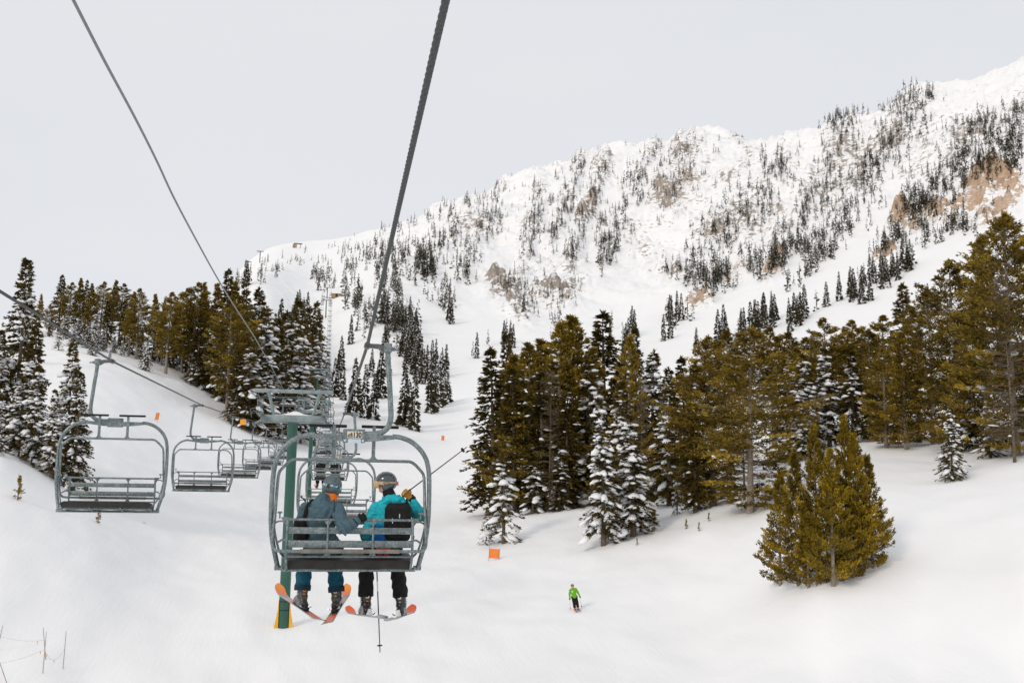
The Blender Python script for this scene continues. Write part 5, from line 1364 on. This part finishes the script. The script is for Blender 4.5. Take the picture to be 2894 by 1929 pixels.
def bounds(pts, m):
    a = np.array(pts); return a.min(0)-m, a.max(0)+m
def build_rider(root, J, mats, h=0.013, hood=True, gear=True, hands=(), fine=True, zoff=0):
    """J: joints in the root's axes. Returns nothing; parts hang under root."""
    A = {k: np.asarray(v, float) for k, v in J.items() if k not in ('fwd', 'up')}
    Rh = frame(J['fwd'], J['up'])
    neck0 = lerp(A['shL'], A['shR'], 0.5)
    def body(p):
        d = [cone(p, A['pel']+(-0.06, 0, 0), A['pel']+(0.06, 0, 0), 0.11, 0.11), cone(p, A['pel'], A['chest'], 0.11, 0.12), cone(p, lerp(A['shL'], A['shR'], 0.2), lerp(A['shL'], A['shR'], 0.8), 0.08, 0.08), cone(p, neck0, A['head']-np.array(Rh)[:, 2]*0.06, 0.062, 0.056)]
        d = sunion(d, 0.05)
        for s in 'LR':
            d = smin(d, sunion([cone(p, A['sh'+s], A['el'+s], 0.05, 0.042), cone(p, A['el'+s], A['wr'+s], 0.042, 0.03)], 0.02), 0.03)
            d = smin(d, sunion([cone(p, A['hip'+s], A['kn'+s], 0.075, 0.055), cone(p, A['kn'+s], A['an'+s], 0.052, 0.04)], 0.02), 0.03)
        return smin(d, head_sdf(p, A['head'], Rh), 0.02)
    pts = [v for v in A.values()]
    lo, hi = bounds(pts, 0.2); solid('body', body, lo, hi, h, M['skin'], root)
    def torso(p):
        d = sunion([cone(p, A['pel']+(-0.075, 0.01, -0.02), A['pel']+(0.075, 0.01, -0.02), 0.15, 0.15), cone(p, A['pel'], A['chest'], 0.155, 0.16), cone(p, A['chest']+(-0.07, 0, 0.02), A['chest']+(0.07, 0, 0.02), 0.14, 0.14), cone(p, lerp(A['shL'], A['shR'], 0.12), lerp(A['shL'], A['shR'], 0.88), 0.092, 0.092), cone(p, neck0, neck0+(A['head']-neck0)*0.42, 0.09, 0.080)], 0.07)
        if hood:
            c = neck0 + np.array([0, -0.085, 0.0]); d = smin(d, np.maximum(ell(p, c+np.array([0, 0, 0.02]), (0.135, 0.085, 0.10)), 0), 0.03) if False else smin(d, ell(p, c, (0.135, 0.075, 0.095)), 0.018)
        d = d + wrinkle(p, 0.011, 34, A['head'][0]*9)
        return np.maximum(d, A['pel'][2]-0.135-p[:, 2])
    lo, hi = bounds([A['pel'], A['chest'], A['shL'], A['shR'], A['head']], 0.24); jk = solid('jacket', torso, lo, hi, h, mats['jacket'], root)
    for s in 'LR':
        def arm(p):
            d = sunion([cone(p, A['sh'+s], A['el'+s], 0.086, 0.072), cone(p, A['el'+s], lerp(A['el'+s], A['wr'+s], 0.9), 0.072, 0.055)], 0.03)
            u = np.linalg.norm(p-A['el'+s], axis=1); return d + wrinkle(p, 0.011, 55, 3.0) - 0.010*np.sin(u*75)*np.exp(-(u/0.12)**2)
        lo, hi = bounds([A['sh'+s], A['el'+s], A['wr'+s]], 0.12); solid('sleeve', arm, lo, hi, h*0.9, mats.get('sleeve'+s, mats.get('sleeve', mats['jacket'])), jk)
    def trous(p):
        d = None
        for s in 'LR':
            q = A['kn'+s]+(A['an'+s]-A['kn'+s])*0.79
            e = sunion([cone(p, A['hip'+s], A['kn'+s], 0.118, 0.094), cone(p, A['kn'+s], q, 0.094, 0.098)], 0.03)
            ax = (A['an'+s]-A['kn'+s]); ax = ax/np.linalg.norm(ax); e = np.maximum(e, (p-q)@ax - 0.02)
            d = e if d is None else smin(d, e, 0.025)
        d = smin(d, cone(p, A['hipL'], A['hipR'], 0.125, 0.125), 0.04)
        return d + wrinkle(p, 0.008, 42, 1.0)
    lo, hi = bounds([A[k+s] for k in ('hip', 'kn', 'an') for s in 'LR'], 0.18); tr = solid('trousers', trous, lo, hi, h, mats['trousers'], root)
    if 'cuff' in mats:
        for s in 'LR':
            q = A['kn'+s]+(A['an'+s]-A['kn'+s])*0.79; ax = (A['an'+s]-A['kn'+s]); ax = ax/np.linalg.norm(ax)
            MB().tube([q-ax*0.045, q-ax*0.01, q+ax*0.025], [0.104, 0.105, 0.103], 20, caps=False).build('cuff', mats['cuff'], tr)
    for s in 'LR':
        if s in hands:
            wr, pa, sd, cu, tb = hands[s]; fn = lambda p: np.minimum(hand_sdf(p, wr, pa, sd, cu, 0.0125, 0.024, tb), cone(p, lerp(A['el'+s], A['wr'+s], 0.8), wr, 0.05, 0.043))
            lo, hi = bounds([wr, pa], 0.13); solid('glove', fn, lo, hi, 0.0065 if fine else h, mats['glove'], root)
        else:
            d = A['wr'+s]-A['el'+s]; d = d/np.linalg.norm(d); pa = A['wr'+s]+d*0.075
            fn = lambda p: hand_sdf(p, A['wr'+s], pa, (1, 0, 0.1), (0, 0.2, -1), 0.0125, 0.024, -1 if s == 'R' else 1)
            lo, hi = bounds([A['wr'+s], pa], 0.12); solid('glove', fn, lo, hi, 0.0075 if fine else h, mats['glove'], root)
    return Rh, A

def build_boot(root, an, kn, ski_dir, up, mat, buckle=True, side=1):
    an = np.asarray(an, float); kn = np.asarray(kn, float); d = np.asarray(ski_dir, float); d /= np.linalg.norm(d); u = np.asarray(up, float)
    sh = (kn-an)/np.linalg.norm(kn-an); top = an+sh*0.20; heel = an-u*0.075-d*0.06; toe = an-u*0.085+d*0.19
    rt = np.cross(d, u)
    def fn(p):
        dd = sunion([cone(p, an, top, 0.064, 0.070), cone(p, an, heel, 0.060, 0.050), cone(p, heel, toe, 0.047, 0.042), cone(p, an+d*0.02, toe, 0.06, 0.045)], 0.02)
        q = np.stack([(p-an)@rt, (p-an)@d, (p-an)@u], 1); dd = smin(dd, rbox(q, (0, 0.065, -0.122), (0.038, 0.155, 0.018), 0.006), 0.006)
        ridge = 0.004*np.sign(np.sin(q[:, 2]*70+q[:, 1]*30)); return dd + ridge*0.6
    lo, hi = bounds([an, top, heel, toe], 0.11); bo = solid('boot', fn, lo, hi, 0.0085, mat, root)
    if buckle:
        for k, (tt, rr) in enumerate(((0.085, 0.068), (0.03, 0.066))):
            c = an+sh*tt + rt*side*rr; MB().disc(c, rt, 0.02, 0.022, 10).build('buckle', M['zinc'], bo)
        c = an+sh*0.10 - d*0.066; MB().box(c, (0.045, 0.018, 0.055), frame(d, sh), 0.006).build('spine', M['white_trim'], bo)
        for tt in (0.0, 0.035, 0.075): MB().box(an+sh*tt - d*0.066, (0.03, 0.012, 0.016), frame(d, sh), 0.003).build('rivet_plate', M['goggle_frame'] if side > 0 else M['gaiter'], bo)
    return bo

def build_ski(tail, tip, up, mat, label, bind_at, white=False):
    """A ski from tail to tip with shovel, waist, turned-up tip; origin where the boot stands."""
    tail = np.asarray(tail, float); tip = np.asarray(tip, float); L = np.linalg.norm(tip-tail); Rm = frame(tip-tail, up)
    root = empty('ski', tail+(tip-tail)*bind_at, Rm.to_euler())
    n = 36; V = []
    for i in range(n+1):
        t = i/n; y = (t-bind_at)*L
        w = 0.054 + 0.020*(2*abs(t-0.45))**2
        if t > 0.93: w *= math.sqrt(max(0.02, 1-((t-0.93)/0.07)**2))
        if t < 0.03: w *= 0.75+0.25*t/0.03
        z = 0.10*max(0, (t-0.82)/0.18)**2*L/1.7 + 0.03*max(0, (0.10-t)/0.10)**2; th = 0.012 if 0.1 < t < 0.85 else 0.007
        V += [(-w, y, z), (w, y, z), (w, y, z-th), (-w, y, z-th)]
    top, rest = [], []
    for i in range(n):
        a = i*4; b = a+4; top.append((a, a+1, b+1, b)); rest += [(a+2, a+3, b+3, b+2), (a+1, a+2, b+2, b+1), (a+3, a, b, b+3)]
    rest += [(0, 3, 2, 1), (n*4, n*4+1, n*4+2, n*4+3)]
    o = MB().add(V, top+rest).build('ski_body', mat, root, auto=50); o.data.materials.append(M['ski_base'])
    nf = len(top)
    for i, f in enumerate(o.data.polygons): f.material_index = 0 if i < nf else 1
    bm_ = M['white_trim'] if white else M['ink']
    b = MB(); b.box((0, -0.165, 0.022), (0.062, 0.10, 0.04), bev=0.008); b.box((0, -0.15, 0.055), (0.05, 0.05, 0.06), bev=0.01); b.build('heel_binding', bm_, root)
    b = MB(); b.box((0, 0.20, 0.02), (0.06, 0.09, 0.036), bev=0.008); b.box((0, 0.18, 0.045), (0.07, 0.04, 0.03), bev=0.008); b.build('toe_binding', bm_, root)
    for s in (-1, 1): MB().tube([(s*0.03, -0.13, 0.02), (s*0.065, -0.12, 0.03), (s*0.07, -0.16, 0.05)], 0.006, 6).build('brake_arm', M['zinc'] if not white else M['ink'], root)
    return tag(root, label, 'ski')
def build_pole(handle, tip, label, r=0.008):
    handle = np.asarray(handle, float); tip = np.asarray(tip, float); v = tip-handle; L = np.linalg.norm(v); d = v/L
    root = empty('ski_pole', handle)
    MB().tube([d*0.10, v*0.6, v*0.985, v], [r, r*0.95, r*0.75, 0.003], 8).build('shaft', M['pole_dark'], root)
    MB().tube([-d*0.02, d*0.01, d*0.06, d*0.12], [0.010, 0.018, 0.014, 0.013], 10).build('handle', M['rubber'], root)
    MB().disc(v*0.93, d, 0.034, 0.010, 14).build('basket', M['rubber'], root)
    MB().tube([v*0.30, v*0.40], [r*1.08, r*1.06], 8, caps=False).build('white_print', M['white_trim'], root)
    return tag(root, label, 'ski pole')

# ------------------------------------------------------------------ the two near riders
C1 = np.array(chair1.location[:])
def LP(px, py, y): return at_y(px, py, 12.6+y) - C1
def WP(px, py, y): return at_y(px, py, 12.6+y)
def foot_of(tailpx, tippx, approx):
    tail = WP(*tailpx, -0.18); tip = WP(*tippx, 1.50); d = (tip-tail)/np.linalg.norm(tip-tail)
    t = float((np.asarray(approx)-tail)@d); rt = np.cross(d, (0, 0, 1)); rt /= np.linalg.norm(rt); up = np.cross(rt, d)
    return tail+d*t + up*0.142 - d*0.02 - C1
SKPX = {'AL': ((912, 1756), (782, 1668)), 'AR': ((921, 1766), (983, 1668)), 'BL': ((1084, 1744), (982, 1731)), 'BR': ((1098, 1752), (1168, 1727))}
pA = empty('person', C1+np.array([-0.41, 0.12, -1.48]))
oA = C1-np.array(pA.location[:])
JA = {'pel': LP(912, 1542, 0.14), 'chest': LP(906, 1462, 0.10), 'head': LP(939, 1374, 0.16), 'shL': LP(866, 1438, 0.12), 'shR': LP(953, 1438, 0.05), 'elL': LP(846, 1490, 0.22), 'wrL': LP(862, 1500, 0.42),
      'elR': LP(972, 1493, -0.22), 'wrR': LP(1012, 1470, -0.185), 'hipL': LP(888, 1548, 0.16), 'hipR': LP(940, 1548, 0.16), 'knL': LP(862, 1585, 0.60), 'knR': LP(946, 1590, 0.62), 'anL': foot_of(*SKPX['AL'], WP(852, 1700, 0.58)), 'anR': foot_of(*SKPX['AR'], WP(949, 1710, 0.60))}
JA = {k: v+oA for k, v in JA.items()}; JA['fwd'] = (0.30, 0.9, -0.18); JA['up'] = (0.22, 0.15, 1.0)
hA = {'R': (LP(1012, 1470, -0.185)+oA, LP(1026, 1462, -0.165)+oA, (0.3, 0.2, 1.0), (0.5, 1.0, -0.2), 1)}
mA = {'jacket': M['jacket_slate'], 'trousers': M['trousers_teal'], 'cuff': M['cuff_navy'], 'glove': M['black_cloth']}
RhA, AA = build_rider(pA, JA, mA, hands=hA)
build_head_gear(pA, AA['head'], RhA, M['helmet_matte'], M['strap_print'])
nk = lerp(AA['shL'], AA['shR'], 0.55)
solid('neck_gaiter', lambda p: cone(p, nk+(0.045, 0.02, 0.05), AA['head']+np.array(RhA)[:, 2]*-0.085+np.array([0.03, 0.0, 0]), 0.080, 0.072), *bounds([nk, AA['head']], 0.16), 0.012, M['gaiter'], pA)
solid('hood', lambda p: sunion([ell(p, nk+(-0.02, -0.06, 0.035), (0.125, 0.085, 0.085)), cone(p, nk+(-0.09, -0.02, 0.06), nk+(-0.015, -0.065, 0.155), 0.055, 0.05), cone(p, nk+(-0.13, 0.03, -0.01), nk+(0.12, 0.0, -0.02), 0.06, 0.055)], 0.04) + wrinkle(p, 0.008, 40, 2.0), *bounds([nk], 0.26), 0.012, M['jacket_slate'], pA)
for s_, e_ in (('shR', 0.10), ('shL', 0.12)):
    c_ = AA[s_]; q_ = lerp(AA['shL'], AA['shR'], 0.5); ax_ = (c_-q_)/np.linalg.norm(c_-q_); cc = lerp(q_, c_, 0.80)
    pts = [cc + np.array([0, 0, 1.0])*0.118*math.cos(a) + np.array([0, -1.0, 0])*0.118*math.sin(a) for a in np.linspace(0.2, 2.3, 12)]
    MB().tube(pts, 0.005, 5).build('arm_seam', M['cuff_navy'], pA)
tag(pA, 'person in slate blue jacket and teal trousers, arm over the chair back, matte helmet', 'person')
pB = empty('person', C1+np.array([0.37, 0.2, -1.48])); oB = C1-np.array(pB.location[:])
JB = {'pel': LP(1082, 1540, 0.22), 'chest': LP(1102, 1470, 0.20), 'head': LP(1090, 1363, 0.20), 'shL': LP(1062, 1438, 0.18), 'shR': LP(1148, 1434, 0.20), 'elL': LP(1036, 1512, 0.20), 'wrL': LP(1052, 1545, 0.44),
      'elR': LP(1192, 1456, 0.20), 'wrR': LP(1161, 1408, 0.10), 'hipL': LP(1058, 1548, 0.2), 'hipR': LP(1108, 1548, 0.2), 'knL': LP(1036, 1590, 0.66), 'knR': LP(1122, 1592, 0.66), 'anL': foot_of(*SKPX['BL'], WP(1027, 1704, 0.64)), 'anR': foot_of(*SKPX['BR'], WP(1132, 1712, 0.64))}
JB = {k: v+oB for k, v in JB.items()}; JB['fwd'] = (-0.93, 0.28, -0.08); JB['up'] = (-0.05, -0.03, 1.0)
wv = LP(1161, 1408, 0.10)+oB; pv = LP(1146, 1394, 0.08)+oB
hB = {'R': (wv, pv, (0.75, 0.1, 0.75), (0.2, -0.6, -0.2), 1), 'L': (LP(1052, 1545, 0.44)+oB, LP(1062, 1560, 0.50)+oB, (0, 0.4, 1.0), (1.0, 0.2, 0), 1)}
mB = {'jacket': M['jacket_turq'], 'sleeveL': M['sleeve_turq'], 'sleeveR': M['sleeve_turq'], 'trousers': M['black_cloth'], 'glove': M['leather']}
RhB, AB = build_rider(pB, JB, mB, hood=False, hands=hB)
build_head_gear(pB, AB['head'], RhB, M['helmet_gloss'], M['strap_tan'], gold=True)
nk = lerp(AB['shL'], AB['shR'], 0.5)
solid('collar', lambda p: cone(p, nk+(0.01, -0.01, 0.05), AB['head']+(0.035, -0.02, -0.115), 0.105, 0.074), *bounds([nk, AB['head']], 0.14), 0.012, M['black_cloth'], pB)
solid('hood', lambda p: sunion([ell(p, nk+(0.03, -0.085, 0.115), (0.125, 0.06, 0.062)), cone(p, nk+(-0.12, -0.02, 0.05), nk+(0.15, -0.05, 0.06), 0.062, 0.062)], 0.05) + wrinkle(p, 0.011, 60, 1.0), *bounds([nk], 0.24), 0.012, M['turq_plain'], pB)
MB().tube([LP(1158, 1404, 0.10)+oB, LP(1166, 1413, 0.115)+oB], [0.053, 0.056], 16, caps=False).build('cuff', M['black_cloth'], pB)
tag(pB, 'person in turquoise jacket with blue and red hem, glossy helmet, raised arm in tan glove', 'person')
# packs
pk = empty('backpack', WP(1123, 1526, 0.0)); ok_ = np.array(pk.location[:])
def packf(p):
    d = sunion([rbox(p, (0, 0.03, 0.22), (0.165, 0.085, 0.235), 0.075), rbox(p, (0.0, -0.045, 0.17), (0.125, 0.055, 0.15), 0.045)], 0.012)
    return d + wrinkle(p, 0.006, 25, 0.5) + 0.004*np.sin(p[:, 2]*60)*np.exp(-((p[:, 2]-0.36)/0.03)**2)
solid('bag_body', packf, (-0.25, -0.16, -0.1), (0.25, 0.2, 0.55), 0.013, M['black_cloth'], pk)
for s in (-1, 1): MB().tube(smooth_path([(s*0.09, 0.08, 0.42), (s*0.12, 0.10, 0.50), (s*0.15, 0.18, 0.50), (s*0.17, 0.27, 0.42)], 4), 0.022, 6, squash=0.5).build('shoulder_strap', M['black_cloth'], pk)
for x, z, l in ((-0.075, 0.24, 0.06), (0.01, 0.30, 0.05)): MB().box((x, -0.105, z), (0.012, 0.008, l), bev=0.003).build('zip_pull', M['zinc'], pk)
MB().tube(smooth_path([(0.15, 0.0, 0.08), (0.20, -0.02, 0.06), (0.19, -0.02, 0.0), (0.14, 0.0, -0.01)], 4), 0.008, 5).build('loose_strap', M['black_cloth'], pk)
tag(pk, 'black zipped backpack worn by the rider in turquoise', 'backpack')
pk2 = empty('backpack', WP(848, 1532, 0.12))
solid('bag_body', lambda p: sunion([rbox(p, (0.0, 0.03, 0.14), (0.085, 0.13, 0.16), 0.06), ell(p, (0.02, -0.02, 0.10), (0.07, 0.10, 0.13))], 0.03) + wrinkle(p, 0.006, 25, 0.2), (-0.16, -0.2, -0.12), (0.16, 0.24, 0.38), 0.013, M['black_cloth'], pk2)
o2 = np.array(pk2.location[:])
MB().tube(smooth_path([WP(856, 1490, 0.02)-o2, WP(862, 1455, -0.03)-o2, WP(870, 1428, 0.02)-o2, WP(884, 1412, 0.14)-o2], 5), 0.024, 6, squash=0.6).build('shoulder_strap', M['black_cloth'], pk2)
MB().tube(smooth_path([WP(864, 1416, 0.1)-o2, WP(857, 1408, 0.1)-o2, WP(849, 1402, 0.1)-o2], 4), 0.009, 6).build('drink_tube', M['black_cloth'], pk2)
tag(pk2, 'black bag slung at the left side of the slate blue rider', 'bag')
# skis, boots
def fit_ski(tailpx, tippx, ytail, ytip, mat, label, boot_world, lift=0.14, white=False, side=1):
    tail = WP(*tailpx, ytail); tip = WP(*tippx, ytip); d = (tip-tail)/np.linalg.norm(tip-tail)
    t = float((np.asarray(boot_world)-tail)@d)/np.linalg.norm(tip-tail)
    print('ski length', np.linalg.norm(tip-tail), 'boot at', t, 'gap', np.linalg.norm(np.asarray(boot_world)-(tail+(tip-tail)*t)))
    b = empty('tmp'); bpy.data.objects.remove(b)
    rt = np.cross(d, (0, 0, 1)); rt /= np.linalg.norm(rt); up = np.cross(rt, d)
    roll = np.array([-np.sign(d[0])*0.30, -0.25, 0.0])
    return build_ski(tail, tip, tuple(up+roll), mat, label, t, white), d, up, tail+(tip-tail)*t
SK = []
for nm, tp, ti, mt, lab, person, an, kn, bm_, wh, side in (
    ('L', (912, 1756), (782, 1668), M['ski_orange'], 'orange and grey ski on the left foot of the slate blue rider', pA, 'anL', 'knL', M['boot_dark'], False, -1),
    ('R', (921, 1766), (983, 1668), M['ski_orange'], 'orange and grey ski on the right foot of the slate blue rider', pA, 'anR', 'knR', M['boot_dark'], False, 1),
    ('L', (1084, 1744), (982, 1731), M['ski_pale'], 'pale ski with orange tip on the left foot of the turquoise rider', pB, 'anL', 'knL', M['boot_black'], True, -1),
    ('R', (1098, 1752), (1168, 1727), M['ski_pale'], 'pale ski with orange tip on the right foot of the turquoise rider', pB, 'anR', 'knR', M['boot_black'], True, 1)):
    AX = AA if person is pA else AB; o_ = np.array(person.location[:])
    ankw = AX[an]+o_
    root, d, up, foot = fit_ski(tp, ti, -0.18, 1.50, mt, lab, ankw, white=wh)
    ankle = foot + np.array(up)*0.142 - d*0.02          # the boot stands on its ski
    build_boot(person, ankle-o_, AX[kn], d, up, bm_, True, side)
build_pole(WP(1140, 1398, 0.06), WP(1320, 1262, 0.42), 'ski pole held up over the shoulder by the turquoise rider')
build_pole(WP(1063, 1556, 0.50), WP(1074, 1843, 0.50), 'ski pole hanging straight down between the legs of the turquoise rider')

# ------------------------------------------------------------------ riders farther up the line
def far_rider(chair, x, jacket, hat, label, trousers='black_cloth', skis=True, h=0.02):
    root = empty('person', np.array(chair.location[:])+np.array([x, 0.1, -1.46])); b = np.array([-x*0, -0.1, 1.46])
    J = {'pel': (0, 0.05, 0.11), 'chest': (0, 0.03, 0.46), 'head': (0, 0.08, 0.86), 'shL': (-0.18, 0.03, 0.60), 'shR': (0.18, 0.03, 0.60), 'elL': (-0.24, 0.14, 0.34), 'wrL': (-0.15, 0.36, 0.24), 'elR': (0.24, 0.14, 0.34), 'wrR': (0.15, 0.36, 0.24),
         'hipL': (-0.1, 0.05, 0.10), 'hipR': (0.1, 0.05, 0.10), 'knL': (-0.15, 0.50, 0.07), 'knR': (0.15, 0.50, 0.07), 'anL': (-0.15, 0.48, -0.40), 'anR': (0.15, 0.48, -0.40), 'fwd': (0, 1, 0), 'up': (0, 0, 1)}
    build_rider(root, J, {'jacket': M[jacket], 'trousers': M[trousers], 'glove': M['black_cloth']}, h=h, hood=True, fine=False)
    hd = np.array(J['head'])
    if hat == 'beanie':
        solid('beanie', lambda p: np.maximum(ell(p, hd+(0, 0, 0.03), (0.115, 0.125, 0.125)), hd[2]-0.01-p[:, 2]), hd-0.18, hd+0.2, h, M['beanie'], root)
    else:
        solid('helmet', lambda p: np.maximum(ell(p, hd+(0, -0.01, 0.02), (0.125, 0.14, 0.13)), hd[2]-0.05-p[:, 2]), hd-0.18, hd+0.2, h, M['black_cloth'] if hat == 'black' else M['helmet_matte'], root)
    for s, k in ((-1, 'anL'), (1, 'anR')):
        a = np.array(J[k]); build_boot(root, a, J['kn'+k[-1]], (0, 1, 0.05), (0, 0, 1), M['boot_black'], False)
        w = np.array(root.location[:])+a; build_ski(w+np.array([0, -0.75, -0.18]), w+np.array([s*0.1, 0.95, -0.06]), (0, 0, 1), M['ski_orange'], f'ski on the {"left" if s < 0 else "right"} foot of {label.split(",")[0]}', 0.44)
    return tag(root, label, 'person')
far_rider(CH[4], -0.45, 'black_cloth', 'black', 'rider in black hood on the fourth chair, left seat')
far_rider(CH[4], 0.30, 'black_cloth', 'beanie', 'rider in black with orange beanie, on the fourth chair')
far_rider(CH[8], 0.1, 'jacket_slate', 'helmet', 'small rider in slate jacket, far up the uphill rope', h=0.03)
far_rider(CH[13], 0.3, 'jacket_turq', 'helmet', 'tiny rider in bright turquoise, beyond the third tower', h=0.04)

# ------------------------------------------------------------------ skier on the run
def skier():
    P = ground_hit(1630, 1723, 40); d = float((P-CAM)@_fh); print('skier depth', d)
    s = 72/F*d/1.80; root = empty('person', P, (0, R(11), R(188)-math.atan2(P[0], P[1])))
    root.scale = (s, s, s)
    J = {'pel': (0, -0.05, 0.92), 'chest': (0, 0.0, 1.25), 'head': (0, 0.05, 1.64), 'shL': (-0.19, 0, 1.40), 'shR': (0.19, 0, 1.40), 'elL': (-0.30, 0.0, 1.14), 'wrL': (-0.36, 0.12, 0.92), 'elR': (0.29, 0.0, 1.14), 'wrR': (0.34, 0.12, 0.92),
         'hipL': (-0.1, -0.03, 0.90), 'hipR': (0.1, -0.03, 0.90), 'knL': (-0.11, 0.12, 0.52), 'knR': (0.11, 0.12, 0.52), 'anL': (-0.11, 0.0, 0.15), 'anR': (0.11, 0.0, 0.15), 'fwd': (0.2, 1, -0.05), 'up': (0, 0, 1)}
    build_rider(root, J, {'jacket': M['green_jacket'], 'trousers': M['black_cloth'], 'glove': M['black_cloth']}, h=0.02, hood=True, fine=False)
    hd = np.array(J['head']); solid('helmet', lambda p: np.maximum(ell(p, hd+(0, -0.01, 0.02), (0.125, 0.14, 0.13)), hd[2]-0.03-p[:, 2]), hd-0.18, hd+0.2, 0.02, M['helmet_matte'], root)
    solid('goggle_lens', lambda p: rbox(p, hd+(0.02, 0.11, -0.01), (0.085, 0.03, 0.045), 0.02), hd-0.2, hd+0.2, 0.015, M['gaiter'], root)
    MB().disc((0.10, 0.155, 1.30), (0, 1, 0), 0.05, 0.02, 12).build('chest_badge', M['white_trim'], root)
    for k in 'LR': build_boot(root, J['an'+k], J['kn'+k], (0, 1, 0), (0, 0, 1), M['gaiter'], False)
    tag(root, 'skier in lime green jacket and black trousers gliding down the open run', 'person')
    bpy.context.view_layer.update(); mw = root.matrix_world
    for sd, k in ((-0.11, 'left'), (0.11, 'right')):
        a = np.array(mw @ Vector((sd, -0.75, 0.03))); b = np.array(mw @ Vector((sd, 0.9, 0.05))); build_ski(a, b, (0, 0, 1), M['ski_orange'], f'ski under the {k} boot of the green skier', 0.45)
    for w, k in (((-0.36, 0.14, 0.90), 'left'), ((0.34, 0.14, 0.90), 'right')):
        build_pole(np.array(mw @ Vector(w)), np.array(mw @ Vector((w[0]*1.15, -0.35, 0.08))), f'thin pole trailing from the {k} hand of the green skier')
skier()
